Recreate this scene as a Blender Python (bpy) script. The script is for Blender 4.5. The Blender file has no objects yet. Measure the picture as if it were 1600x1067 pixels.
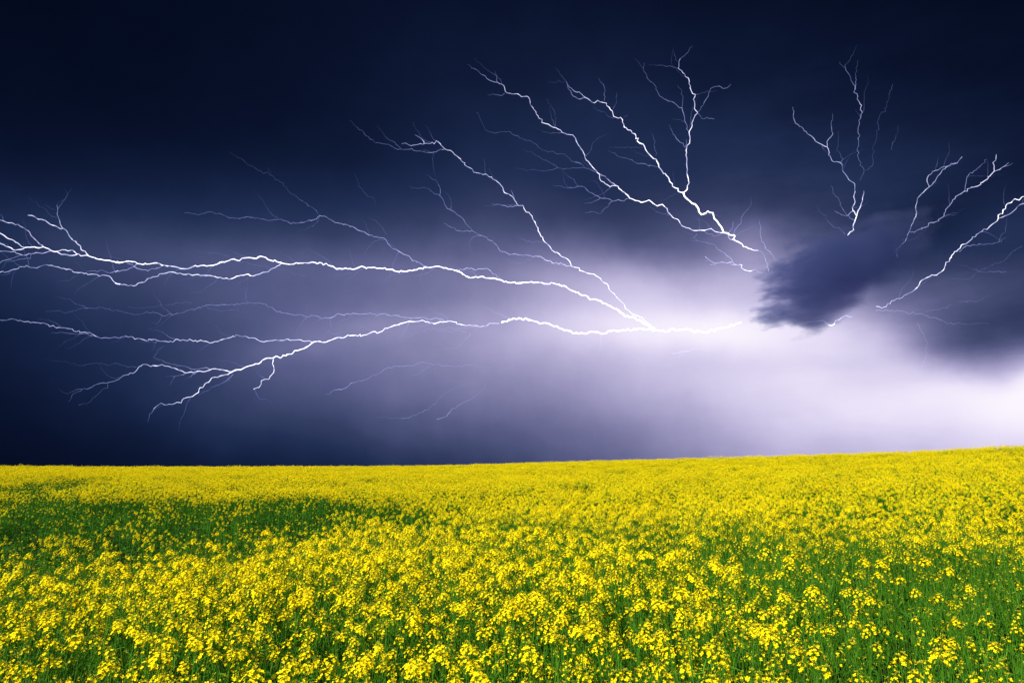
import bpy, math, random
import numpy as np
from mathutils import Vector, Matrix, Euler

# ---------------------------------------------------------------- camera, world, sun, exposure
scene = bpy.context.scene
C = scene.collection
R = math.radians
W_PX, F_PX = 1600.0, 1067.0                     # the photograph's width and a 24 mm lens in its pixels
PITCH = math.atan(199.5 / F_PX)
CAM_Z = 2.05
cam_data = bpy.data.cameras.new('camera')
cam = bpy.data.objects.new('camera', cam_data)
C.objects.link(cam)
cam_data.sensor_width = 36.0
cam_data.lens = 24.0
cam_data.clip_start = 0.05
cam_data.clip_end = 30000.0
cam.location = (0, 0, CAM_Z)
cam.rotation_euler = (math.pi / 2 + PITCH, 0, 0)
scene.camera = cam

SUN_EL, SUN_AZ = 49.0, -131.0                   # azimuth from straight ahead (+Y), negative to the left
world = bpy.data.worlds.new('World')
scene.world = world
world.use_nodes = True
wn = world.node_tree.nodes
wn.clear()
w_out = wn.new('ShaderNodeOutputWorld')
w_bg = wn.new('ShaderNodeBackground')
w_sky = wn.new('ShaderNodeTexSky')
w_sky.sky_type = 'NISHITA'
w_sky.sun_disc = False
w_sky.sun_elevation = R(SUN_EL)
w_sky.sun_rotation = R(SUN_AZ)
w_bg.inputs['Strength'].default_value = 0.05
world.node_tree.links.new(w_sky.outputs[0], w_bg.inputs[0])
world.node_tree.links.new(w_bg.outputs[0], w_out.inputs[0])

sun_data = bpy.data.lights.new('sun', 'SUN')
sun_data.energy = 5.0
sun_data.angle = R(0.5)
sun_data.color = (1.0, 0.95, 0.84)
sun = bpy.data.objects.new('sun', sun_data)
C.objects.link(sun)
sd = Vector((math.cos(R(SUN_EL)) * math.sin(R(SUN_AZ)), math.cos(R(SUN_EL)) * math.cos(R(SUN_AZ)), math.sin(R(SUN_EL))))
sun.rotation_euler = sd.to_track_quat('Z', 'Y').to_euler()
sun.location = (-40, -40, 60)

scene.view_settings.view_transform = 'Standard'
scene.view_settings.look = 'None'
EXPOSURE = 0.45
scene.view_settings.exposure = EXPOSURE
scene.view_settings.gamma = 1.0
scene.view_settings.use_curve_mapping = False
scene.render.engine = 'CYCLES'
cy = scene.cycles
cy.use_denoising = True
cy.denoiser = 'OPENIMAGEDENOISE'
cy.denoising_input_passes = 'RGB_ALBEDO_NORMAL'
cy.max_bounces = 8
cy.diffuse_bounces = 4
cy.transmission_bounces = 4
cy.volume_bounces = 1
cy.transparent_max_bounces = 32
cy.volume_step_rate = 0.35
cy.volume_max_steps = 256
cy.sample_clamp_indirect = 6.0

rng = random.Random(7)
nrg = np.random.default_rng(11)


# ---------------------------------------------------------------- helpers
def ray(px, py):
    """World direction (unit forward depth) through a point of the 1600 x 1067 photograph."""
    X, Y = (px - 800.0) / F_PX, (533.5 - py) / F_PX
    return Vector((X, math.cos(PITCH) - math.sin(PITCH) * Y, math.sin(PITCH) + math.cos(PITCH) * Y))


def azel(px, py):
    d = ray(px, py)
    return math.degrees(math.atan2(d.x, d.y)), math.degrees(math.atan2(d.z, math.hypot(d.x, d.y)))


def lin(c):
    return tuple((v / 255 / 12.92 if v / 255 <= 0.04045 else ((v / 255 + 0.055) / 1.055) ** 2.4) for v in c)


class MB:
    """Collects faces; build() links them as one mesh object, mesh() only makes the data."""

    def __init__(self):
        self.v, self.f, self.m = [], [], []

    def add(self, pts, faces, mat):
        b = len(self.v)
        self.v.extend(tuple(p) for p in pts)
        for f in faces:
            self.f.append(tuple(b + i for i in f))
            self.m.append(mat)

    def tube(self, pts, radii, n, mat):
        pts = [Vector(p) for p in pts]
        rings, up = [], Vector((0.13, 0.27, 0.95)).normalized()
        for i, p in enumerate(pts):
            d = (pts[min(i + 1, len(pts) - 1)] - pts[max(i - 1, 0)])
            d = d.normalized() if d.length > 1e-9 else Vector((0, 0, 1))
            a = d.cross(up if abs(d.dot(up)) < 0.95 else Vector((1, 0, 0))).normalized()
            b = d.cross(a)
            rings.append([p + (a * math.cos(2 * math.pi * k / n) + b * math.sin(2 * math.pi * k / n)) * radii[i] for k in range(n)])
        base = len(self.v)
        for r in rings:
            self.v.extend(tuple(q) for q in r)
        for i in range(len(pts) - 1):
            for k in range(n):
                self.f.append((base + i * n + k, base + i * n + (k + 1) % n, base + (i + 1) * n + (k + 1) % n, base + (i + 1) * n + k))
                self.m.append(mat)

    def merge(self, o, M):
        b = len(self.v)
        self.v.extend(tuple(M @ Vector(p)) for p in o.v)
        self.f.extend(tuple(b + i for i in f) for f in o.f)
        self.m.extend(o.m)

    def mesh(self, name, mats):
        me = bpy.data.meshes.new(name)
        me.from_pydata(self.v, [], self.f)
        for m in mats:
            me.materials.append(m)
        if len(mats) > 1:
            me.polygons.foreach_set('material_index', self.m)
        me.update()
        return me


def link(name, me, parent=None, loc=None):
    o = bpy.data.objects.new(name, me)
    C.objects.link(o)
    if parent:
        o.parent = parent
    if loc is not None:
        o.location = loc
    return o


def tag(o, label=None, cat=None, group=None, kind=None):
    for k, v in (('label', label), ('category', cat), ('group', group), ('kind', kind)):
        if v:
            o[k] = v
    return o


def new_mat(name):
    m = bpy.data.materials.new(name)
    m.use_nodes = True
    m.node_tree.nodes.clear()
    return m, m.node_tree.nodes, m.node_tree.links


class NT:
    """Tiny arithmetic builder for shader nodes."""

    def __init__(self, nt):
        self.n, self.l = nt.nodes, nt.links

    def put(self, sock, v):
        if isinstance(v, (int, float)):
            sock.default_value = v
        else:
            self.l.new(v, sock)

    def op(self, kind, a, b=None, c=None, clamp=False):
        n = self.n.new('ShaderNodeMath')
        n.operation = kind
        n.use_clamp = clamp
        for i, v in enumerate((a, b, c)):
            if v is not None:
                self.put(n.inputs[i], v)
        return n.outputs[0]

    def add(self, a, b): return self.op('ADD', a, b)
    def sub(self, a, b): return self.op('SUBTRACT', a, b)
    def mul(self, a, b): return self.op('MULTIPLY', a, b)
    def mad(self, a, b, c): return self.op('MULTIPLY_ADD', a, b, c)

    def noise(self, vec, scale, detail=4.0, rough=0.5, lac=2.0):
        n = self.n.new('ShaderNodeTexNoise')
        n.inputs['Scale'].default_value = scale
        n.inputs['Detail'].default_value = detail
        n.inputs['Roughness'].default_value = rough
        n.inputs['Lacunarity'].default_value = lac
        if vec is not None:
            self.l.new(vec, n.inputs['Vector'])
        return n.outputs[0]

    def gauss(self, x, y, x0, y0, sx, sy, deg):
        c, s = math.cos(R(deg)), math.sin(R(deg))
        dx, dy = self.sub(x, x0), self.sub(y, y0)
        u = self.mad(dx, c / sx, self.mul(dy, s / sx))
        v = self.mad(dx, -s / sy, self.mul(dy, c / sy))
        q = self.mad(u, u, self.mul(v, v))
        return self.op('EXPONENT', self.mul(q, -0.5))


# ---------------------------------------------------------------- sky: the storm front ahead (open Nishita sky behind it lights the field)
GLOWS = [  # amplitude, azimuth, elevation, sigma along, sigma across, turn (degrees): cloud lit from inside by the discharge, and dark banks
    (1.049, 14.35, 14.73, 8.78, 2.85, 0.4),
    (0.682, 35.81, -5.70, 11.00, 25.04, -126.5),
    (0.290, 32.48, 6.29, 9.60, 1.56, -32.7),
    (0.414, -5.74, 10.42, 17.58, 5.89, -5.4),
    (0.147, 19.67, 6.00, 7.65, 1.97, -4.2),
    (0.536, 38.50, 6.11, 2.09, 1.58, -1.2),
    (-0.597, 13.23, 16.47, 2.03, 5.81, -98.3),
    (-0.580, 27.73, 13.38, 8.04, 3.42, -15.1),
    (0.163, 25.70, 7.11, 12.43, 1.93, -30.0),
    (0.594, 27.74, 12.33, 7.39, 2.31, -2.3),
    (-0.517, 15.02, 13.48, 10.09, 1.60, -3.7),
    (0.075, *azel(150, 402), 7.5, 2.2, -3.0),
    (0.13, *azel(1165, 368), 2.0, 1.2, -20.0),
    (0.05, *azel(330, 408), 5.0, 1.0, 0.0),
    (0.06, *azel(560, 415), 5.5, 1.0, -2.0),
    (0.05, *azel(450, 545), 5.0, 1.0, 14.0),
    (0.05, *azel(600, 508), 4.5, 0.9, 8.0),
    (-0.07, *azel(960, 320), 5.0, 2.5, 0.0),
    (0.05, *azel(500, 645), 10.0, 3.0, 0.0),
    (0.08, *azel(1300, 670), 11.0, 2.2, 0.0),
    (-0.10, *azel(1490, 540), 4.0, 1.2, 18.0),
    (-0.07, *azel(1385, 410), 5.0, 1.8, 30.0),
]
RAMP = [(0.0, (2, 6, 16)), (0.02, (4, 10, 29)), (0.05, (10, 19, 43)), (0.084, (18, 29, 58)), (0.148, (34, 47, 82)), (0.212, (53, 62, 98)), (0.276, (71, 78, 116)), (0.34, (88, 92, 132)),
        (0.404, (106, 107, 148)), (0.468, (122, 121, 162)), (0.532, (140, 137, 177)), (0.596, (158, 153, 192)), (0.66, (173, 167, 205)), (0.724, (189, 182, 218)), (0.788, (205, 198, 230)),
        (0.852, (221, 213, 241)), (0.916, (237, 229, 250)), (1.0, (251, 245, 255))]


def make_sky():
    m, nodes, links = new_mat('storm_sky')
    t = NT(m.node_tree)
    tc = nodes.new('ShaderNodeTexCoord')
    nrm = nodes.new('ShaderNodeVectorMath')
    nrm.operation = 'NORMALIZE'
    links.new(tc.outputs['Object'], nrm.inputs[0])
    d = nrm.outputs[0]
    sep = nodes.new('ShaderNodeSeparateXYZ')
    links.new(d, sep.inputs[0])
    x, y, z = sep.outputs
    az = t.mul(t.op('ARCTAN2', x, y), 180 / math.pi)
    el = t.mul(t.op('ARCSINE', z), 180 / math.pi)
    w1 = t.noise(d, 5.0, 5.0, 0.55)
    off = nodes.new('ShaderNodeVectorMath')
    off.operation = 'ADD'
    off.inputs[1].default_value = (7.3, 2.1, 4.4)
    links.new(d, off.inputs[0])
    w2 = t.noise(off.outputs[0], 6.0, 5.0, 0.55)
    azw = t.mad(t.sub(w1, 0.5), 4.0, az)
    elw = t.mad(t.sub(w2, 0.5), 2.6, el)
    total = 0.02
    for a, x0, y0, sx, sy, deg in GLOWS:
        total = t.mad(t.gauss(azw, elw, x0, y0, sx, sy, deg), a, total)
    # soft rain curtains and torn cloud: faint relief that grows with the light behind it
    mp = nodes.new('ShaderNodeMapping')
    mp.inputs['Scale'].default_value = (4.0, 6.0, 19.0)
    mp.inputs['Rotation'].default_value = (0.0, R(28), 0.0)
    links.new(d, mp.inputs[0])
    s1 = t.noise(mp.outputs[0], 1.0, 6.0, 0.6)
    torn = t.mul(t.mul(t.sub(s1, 0.5), 0.36), t.op('MAXIMUM', t.op('MINIMUM', t.mad(az, 0.055, -0.35), 1.0), 0.25))
    billow = t.noise(off.outputs[0], 13.0, 7.0, 0.6)
    torn = t.mad(t.sub(billow, 0.5), 0.15, torn)
    cv = nodes.new('ShaderNodeCombineXYZ')
    links.new(t.mul(t.mad(el, 0.16, az), 0.42), cv.inputs[0])
    links.new(t.mul(el, 0.035), cv.inputs[1])
    rain = t.noise(cv.outputs[0], 1.0, 5.0, 0.6)
    low = t.op('EXPONENT', t.mul(t.mul(el, el), -0.006))
    torn = t.mad(t.mul(t.sub(rain, 0.5), low), 0.06, torn)
    relief = t.mul(torn, t.op('MAXIMUM', t.mul(t.op('ADD', total, 0.02), t.sub(1.05, total)), 0.0))
    total = t.mad(relief, 1.9, total)
    ramp = nodes.new('ShaderNodeValToRGB')
    cr = ramp.color_ramp
    cr.interpolation = 'LINEAR'
    while len(cr.elements) < len(RAMP):
        cr.elements.new(0.5)
    for e, (p, c) in zip(cr.elements, RAMP):
        e.position = p
        e.color = lin(c) + (1,)
    links.new(total, ramp.inputs[0])
    em = nodes.new('ShaderNodeEmission')
    tint = nodes.new('ShaderNodeMix')                       # the air is bluer away from the discharge, to the left
    tint.data_type = 'RGBA'
    tint.blend_type = 'MULTIPLY'
    tint.inputs['B'].default_value = (0.93, 0.99, 1.02, 1)
    links.new(t.op('MULTIPLY', t.op('MAXIMUM', t.op('MINIMUM', t.mad(az, -1 / 26, 0.15), 1.0), 0.0), 1.0), tint.inputs['Factor'])
    links.new(ramp.outputs[0], tint.inputs['A'])
    links.new(tint.outputs['Result'], em.inputs[0])
    em.inputs['Strength'].default_value = 2 ** -EXPOSURE
    out = nodes.new('ShaderNodeOutputMaterial')
    links.new(em.outputs[0], out.inputs[0])
    m.cycles.emission_sampling = 'NONE'
    rad, na, ne = 12000.0, 64, 30
    v, f = [], []
    for j in range(ne + 1):
        e = R(-5 + 95 * j / ne)
        for i in range(na + 1):
            a = R(-96 + 192 * i / na)
            v.append((rad * math.cos(e) * math.sin(a), rad * math.cos(e) * math.cos(a), rad * math.sin(e)))
    for j in range(ne):
        for i in range(na):
            p = j * (na + 1) + i
            f.append((p, p + 1, p + na + 2, p + na + 1))
    me = bpy.data.meshes.new('sky')
    me.from_pydata(v, [], f)
    me.materials.append(m)
    me.polygons.foreach_set('use_smooth', [True] * len(f))
    o = link('sky', me)
    tag(o, 'dark navy thunderstorm sky with a pale violet glow low on the right', None, None, 'structure')


make_sky()


# ---------------------------------------------------------------- ground
CREST = [(-60, 728, 125), (-40, 728, 122), (-25, 729, 120), (-8, 728, 115), (0, 723.5, 108), (10, 718, 98), (20, 712, 90), (28, 706, 84), (36.9, 695, 78), (45, 686, 76), (60, 676, 76)]  # azimuth, photo row, distance of the crest


def crest_table():
    out = []
    for a, row, dist in CREST:
        # elevation angle of that row along that azimuth
        px = 800.0
        for _ in range(20):
            d = ray(px, row)
            px += (math.tan(R(max(-55, min(55, a)))) - d.x / d.y) * F_PX * 0.98
        d = ray(px, row)
        out.append((a, dist, CAM_Z + dist * d.z / math.hypot(d.x, d.y) - 1.17))
    return np.array(out)


CT = crest_table()


def height(x, y):
    x, y = np.asarray(x, float), np.asarray(y, float)
    r = np.hypot(x, y)
    a = np.degrees(np.arctan2(x, y))
    dist = np.interp(a, CT[:, 0], CT[:, 1])
    hc = np.interp(a, CT[:, 0], CT[:, 2])
    q = r / dist
    rise = np.where(q < 1, q ** 1.45, 1 + 0.35 * (q - 1) - 0.9 * np.maximum(q - 1, 0) ** 1.0)
    fade = np.clip(1 - (np.abs(a) - 60) / 60, 0, 1)
    h = hc * rise * fade
    hollow = np.exp(-0.5 * ((np.clip(-26 - a, -99, 0) / 10) ** 2 + ((r - 14.5) / 4.5) ** 2))
    und = 0.05 * np.sin(x * 0.31 + 1.0) * np.sin(y * 0.23 + 0.4) + 0.035 * np.sin(x * 0.9 + y * 0.6) * np.clip(r / 12, 0, 1)
    far = np.clip((r - 130) / 400, 0, 1)
    return h * (1 - far) - 3.0 * far - 0.32 * hollow + und * (1 - far)


def make_ground():
    m, nodes, links = new_mat('field_soil')
    t = NT(m.node_tree)
    tc = nodes.new('ShaderNodeTexCoord')
    n1 = t.noise(tc.outputs['Object'], 1.3, 6.0, 0.6)
    ramp = nodes.new('ShaderNodeValToRGB')
    ramp.color_ramp.elements[0].position = 0.3
    ramp.color_ramp.elements[0].color = (0.016, 0.013, 0.007, 1)
    ramp.color_ramp.elements[1].position = 0.7
    ramp.color_ramp.elements[1].color = (0.014, 0.028, 0.006, 1)
    links.new(n1, ramp.inputs[0])
    b = nodes.new('ShaderNodeBsdfPrincipled')
    b.inputs['Roughness'].default_value = 0.95
    b.inputs['Specular IOR Level'].default_value = 0.05
    links.new(ramp.outputs[0], b.inputs['Base Color'])
    bump = nodes.new('ShaderNodeBump')
    bump.inputs['Distance'].default_value = 0.05
    links.new(t.noise(tc.outputs['Object'], 9.0, 5.0, 0.6), bump.inputs['Height'])
    links.new(bump.outputs[0], b.inputs['Normal'])
    out = nodes.new('ShaderNodeOutputMaterial')
    links.new(b.outputs[0], out.inputs[0])
    radii = np.concatenate([[0.0], np.linspace(0.7, 20, 40), np.geomspace(21, 140, 60), np.geomspace(150, 11500, 30)])
    na = 180
    ang = np.linspace(-math.pi, math.pi, na, endpoint=False)
    rr, aa = np.meshgrid(radii, ang, indexing='ij')
    X, Y = rr * np.sin(aa), rr * np.cos(aa)
    Z = height(X, Y)
    v = np.stack([X, Y, Z], -1).reshape(-1, 3)
    f = []
    for i in range(len(radii) - 1):
        for k in range(na):
            f.append((i * na + k, (i + 1) * na + k, (i + 1) * na + (k + 1) % na, i * na + (k + 1) % na))
    me = bpy.data.meshes.new('ground')
    me.from_pydata(v.tolist(), [], f)
    me.materials.append(m)
    me.polygons.foreach_set('use_smooth', [True] * len(f))
    tag(link('ground', me), 'dark soil of the gently rising rapeseed field', None, None, 'structure')


make_ground()


# ---------------------------------------------------------------- materials of the crop
def leafy(name, c0, c1, trans, rough=0.55, spec=0.3, grad=None):
    """Diffuse leaf tissue that lets part of the light through; its colour varies from plant to plant."""
    m, nodes, links = new_mat(name)
    oi = nodes.new('ShaderNodeObjectInfo')
    mix = nodes.new('ShaderNodeMix')
    mix.data_type = 'RGBA'
    mix.inputs['A'].default_value = c0 + (1,)
    mix.inputs['B'].default_value = c1 + (1,)
    t = NT(m.node_tree)
    geo = nodes.new('ShaderNodeNewGeometry')
    isl = geo.outputs['Random Per Island']
    links.new(t.mad(isl, 0.6, t.mul(oi.outputs['Random'], 0.4)), mix.inputs['Factor'])
    b = nodes.new('ShaderNodeBsdfPrincipled')
    b.inputs['Roughness'].default_value = rough
    b.inputs['Specular IOR Level'].default_value = spec
    links.new(mix.outputs['Result'], b.inputs['Base Color'])
    tr = nodes.new('ShaderNodeBsdfTranslucent')
    links.new(mix.outputs['Result'], tr.inputs['Color'])
    ms = nodes.new('ShaderNodeMixShader')
    ms.inputs[0].default_value = trans
    links.new(b.outputs[0], ms.inputs[1])
    links.new(tr.outputs[0], ms.inputs[2])
    out = nodes.new('ShaderNodeOutputMaterial')
    links.new(ms.outputs[0], out.inputs[0])
    return m


M_STEM = leafy('rapeseed_stem', (0.014, 0.078, 0.003), (0.105, 0.300, 0.013), 0.08, 0.6, 0.15)
M_PETAL = leafy('rapeseed_petal', (0.955, 0.690, 0.003), (0.975, 0.850, 0.008), 0.15, 0.8, 0.04)
M_BUD = leafy('rapeseed_bud', (0.480, 0.470, 0.020), (0.700, 0.560, 0.020), 0.15, 0.5, 0.2)
M_LEAF = leafy('rapeseed_leaf', (0.010, 0.066, 0.003), (0.050, 0.190, 0.008), 0.2, 0.6, 0.15)
MATS = [M_STEM, M_PETAL, M_BUD, M_LEAF]
STEM, PETAL, BUD, LEAF = range(4)


# ---------------------------------------------------------------- rapeseed plants
def basis(n):
    n = n.normalized()
    u = n.cross(Vector((0.3, 0.1, 0.94)) if abs(n.z) < 0.9 else Vector((1, 0, 0))).normalized()
    return n, u, n.cross(u)


def flower(mb, c, n, s, rg, petals=4):
    n, u, w = basis(n)
    a0 = rg.uniform(0, 6.28)
    for k in range(petals):
        a = a0 + k * 2 * math.pi / petals + rg.uniform(-.2, .2)
        d = u * math.cos(a) + w * math.sin(a)
        e = n.cross(d)
        lift = rg.uniform(.05, .45)
        q = s * rg.uniform(.85, 1.15)
        mb.add([c, c + (d * .72 + e * .46 + n * lift * .8) * q, c + (d * 1.08 + n * lift * .9) * q, c + (d * .72 - e * .46 + n * lift * .8) * q],
               [(0, 1, 2, 3)], PETAL)


def bud(mb, c, d, s):
    d, u, w = basis(d)
    p = [c - d * s, c + u * s * .5, c + w * s * .5, c - u * s * .5, c - w * s * .5, c + d * s * 1.2]
    mb.add(p, [(0, 2, 1), (0, 3, 2), (0, 4, 3), (0, 1, 4), (5, 1, 2), (5, 2, 3), (5, 3, 4), (5, 4, 1)], BUD)


def raceme(rg, n, size=1.0):
    """One flower head on an upright axis at the origin: a dome of open flowers round a knot of buds."""
    mb = MB()
    L = .052 * size
    for i in range(n):
        q = (i + rg.random()) / n
        a = i * 2.4 + rg.uniform(-.4, .4)
        rad = Vector((math.cos(a), math.sin(a), 0))
        c = Vector((0, 0, L * (.1 + .78 * q))) + rad * size * (.036 * (1 - .66 * q ** 1.4)) * rg.uniform(.6, 1.35)
        flower(mb, c, rad * (1.05 - .75 * q) + Vector((0, 0, .45 + .6 * q)), .0098 * size ** .5 * rg.uniform(.85, 1.15), rg)
        foot = Vector((0, 0, L * (-.1 + .7 * q)))
        e = rad.cross(Vector((0, 0, 1))) * .0006
        mb.add([foot - e, foot + e, c + e, c - e], [(0, 1, 2, 3)], STEM)
    for i in range(7):
        a = i * 2.4
        bud(mb, Vector((math.cos(a) * .007, math.sin(a) * .007, L * 1.0 + .006 * rg.random())) * 1.0, Vector((math.cos(a) * .5, math.sin(a) * .5, 1)), .0042)
    return mb


def leaf_shape(rg, L, w):
    """A lance-shaped, keeled and drooping leaf along +X from the origin."""
    mb = MB()
    rows = []
    for q, ww in ((0, .35), (.25, .8), (.55, 1.0), (.8, .6), (1, .05)):
        z = L * (.55 * q - .75 * q * q) + rg.uniform(-.004, .004)
        k = w * ww * .5
        rows += [(L * q, -k, z + k * .5), (L * q, 0, z), (L * q, k, z + k * .45 + rg.uniform(-.004, .004))]
    fs = []
    for j in range(4):
        for i in range(2):
            p = j * 3 + i
            fs.append((p, p + 1, p + 4, p + 3))
    mb.add(rows, fs, LEAF)
    return mb


def plant_spec(rg, heads, nleaf, hgt, spread):
    """Stem mesh plus where its heads and leaves go."""
    st = MB()
    lean = Vector((rg.uniform(-.06, .06), rg.uniform(-.06, .06), 0))
    def axis(q):
        return Vector((lean.x * q * q, lean.y * q * q, hgt * q)) + Vector((math.sin(q * 5 + 1) * .008, math.cos(q * 4) * .008, 0))
    qs = [0, .25, .5, .7, .85, 1]
    st.tube([axis(q) for q in qs], [.0048, .0042, .0036, .003, .0024, .0016], 4, STEM)
    tips = [(axis(1), Vector((lean.x, lean.y, 1)))]
    for i in range(heads - 1):
        q0 = .5 + .42 * (i + rg.random()) / max(1, heads - 1)
        a = i * 2.4 + rg.uniform(-.5, .5)
        rad = Vector((math.cos(a), math.sin(a), 0))
        p0 = axis(q0)
        out = spread * rg.uniform(.55, 1.15) * (1.25 - .55 * q0)
        top = hgt * rg.uniform(.80, 1.0)
        p3 = Vector((p0.x, p0.y, 0)) + rad * out + Vector((0, 0, max(top, p0.z + .06)))
        p1 = p0.lerp(p3, .4) + rad * out * .28 - Vector((0, 0, .02))
        p2 = p0.lerp(p3, .75) + rad * out * .16
        st.tube([p0, p1, p2, p3], [.0028, .0024, .002, .0014], 3, STEM)
        tips.append((p3, (p3 - p2).normalized() + Vector((0, 0, .6))))
    shoots = []
    for i in range(rg.randint(5, 8)):                   # side shoots not yet in flower, thin as threads
        q0 = .35 + .4 * rg.random()
        a = rg.uniform(0, 6.28)
        rad = Vector((math.cos(a), math.sin(a), 0))
        p0 = axis(q0)
        p3 = Vector((p0.x, p0.y, 0)) + rad * spread * rg.uniform(.4, 1.4) + Vector((0, 0, hgt * rg.uniform(.70, .99)))
        p3.z = max(p3.z, p0.z + .12)
        p1 = p0.lerp(p3, .5) + rad * .02
        st.tube([p0, p1, p3], [.0022, .0018, .0009], 3, STEM)
        shoots.append((p3, (p3 - p1)))
        if rg.random() < .5:
            for k in range(3):
                bud(st, p3 + Vector((rg.uniform(-.005, .005), rg.uniform(-.005, .005), rg.uniform(0, .008))), p3 - p1, .004)
    if heads == 0:
        shoots, tips = shoots + tips, []
    for p, d in tips + shoots:                          # young pods below each head
        d = d.normalized()
        for k in range(rg.randint(3, 6)):
            a = rg.uniform(0, 6.28)
            rad = Vector((math.cos(a), math.sin(a), 0))
            b0 = p - d * rg.uniform(.015, .10)
            b1 = b0 + rad * rg.uniform(.012, .022) + Vector((0, 0, .012))
            b2 = b1 + rad * .012 + Vector((0, 0, rg.uniform(.02, .045)))
            e = rad.cross(Vector((0, 0, 1))) * .0011
            st.add([b0 - e * .5, b0 + e * .5, b1 + e, b1 - e, b2 + e * .4, b2 - e * .4], [(0, 1, 2, 3), (3, 2, 4, 5)], STEM)
    leaves = []
    for i in range(nleaf):
        q = .2 + .62 * (i + rg.random()) / nleaf
        a = i * 2.3 + rg.uniform(-.4, .4)
        leaves.append((axis(q), a, rg.uniform(-.45, .3), 1.3 - .7 * q))
    return st, tips, leaves


def align(d, roll):
    q = Vector(d).normalized().to_track_quat('Z', 'Y')
    return q.to_matrix().to_4x4() @ Matrix.Rotation(roll, 4, 'Z')


HEADS = [raceme(random.Random(40 + i), n, s) for i, (n, s) in enumerate([(19, 1.0), (14, .9), (9, .85), (5, .75), (2, .5), (25, 1.12)])]
LEAVES = [leaf_shape(random.Random(60 + i), L, w) for i, (L, w) in enumerate([(.15, .036), (.12, .026), (.10, .018)])]
HEAD_ME = [h.mesh('flower_head', MATS) for h in HEADS]
LEAF_ME = [l.mesh('leaf', MATS) for l in LEAVES]

# (heads, leaves, height, spread, which head meshes)
KINDS = {
    'lush': [(6, 7, 1.19, .14, (0, 5, 3, 1, 4, 2)), (5, 7, 1.09, .13, (0, 1, 4, 3, 2)), (6, 7, 1.26, .15, (5, 0, 3, 4, 1, 3)), (5, 6, 1.00, .13, (1, 2, 3, 4, 3)), (6, 7, 1.15, .14, (0, 2, 1, 3, 4, 3)), (5, 7, 1.05, .15, (2, 0, 3, 4, 3))],
    'medium': [(4, 7, 1.13, .13, (1, 4, 3, 3)), (5, 7, .99, .14, (2, 4, 3, 4, 3)), (4, 7, 1.20, .12, (0, 4, 3, 4)), (5, 7, .93, .14, (3, 4, 4, 2, 4))],
    'sparse': [(4, 8, 1.06, .14, (3, 4, 4, 4)), (4, 8, .95, .13, (4, 4)), (5, 8, 1.14, .14, (4, 4, 3))],
    'green': [(1, 9, .90, .11, (4,)), (2, 10, .82, .10, (4,)), (0, 10, .97, .12, (4,))],
}
SPECS = []
for kind, lst in KINDS.items():
    for i, (h, l, hg, sp, hs) in enumerate(lst):
        rg = random.Random(len(SPECS) * 13 + 5)
        st, tips, lvs = plant_spec(rg, h, l, hg, sp)
        heads = [(hs[k % len(hs)], Matrix.Translation(p) @ align(d, rg.uniform(0, 6.28))) for k, (p, d) in enumerate(tips)]
        leaves = [(rg.randrange(3), Matrix.Translation(p) @ Matrix.Rotation(a, 4, 'Z') @ Matrix.Rotation(tl, 4, 'Y') @ Matrix.Scale(s, 4)) for p, a, tl, s in lvs]
        SPECS.append(dict(kind=kind, stem=st, heads=heads, leaves=leaves))


def whole(sp):
    mb = MB()
    mb.merge(sp['stem'], Matrix.Identity(4))
    for i, M in sp['heads']:
        mb.merge(HEADS[i], M)
    for i, M in sp['leaves']:
        mb.merge(LEAVES[i], M)
    return mb


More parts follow.
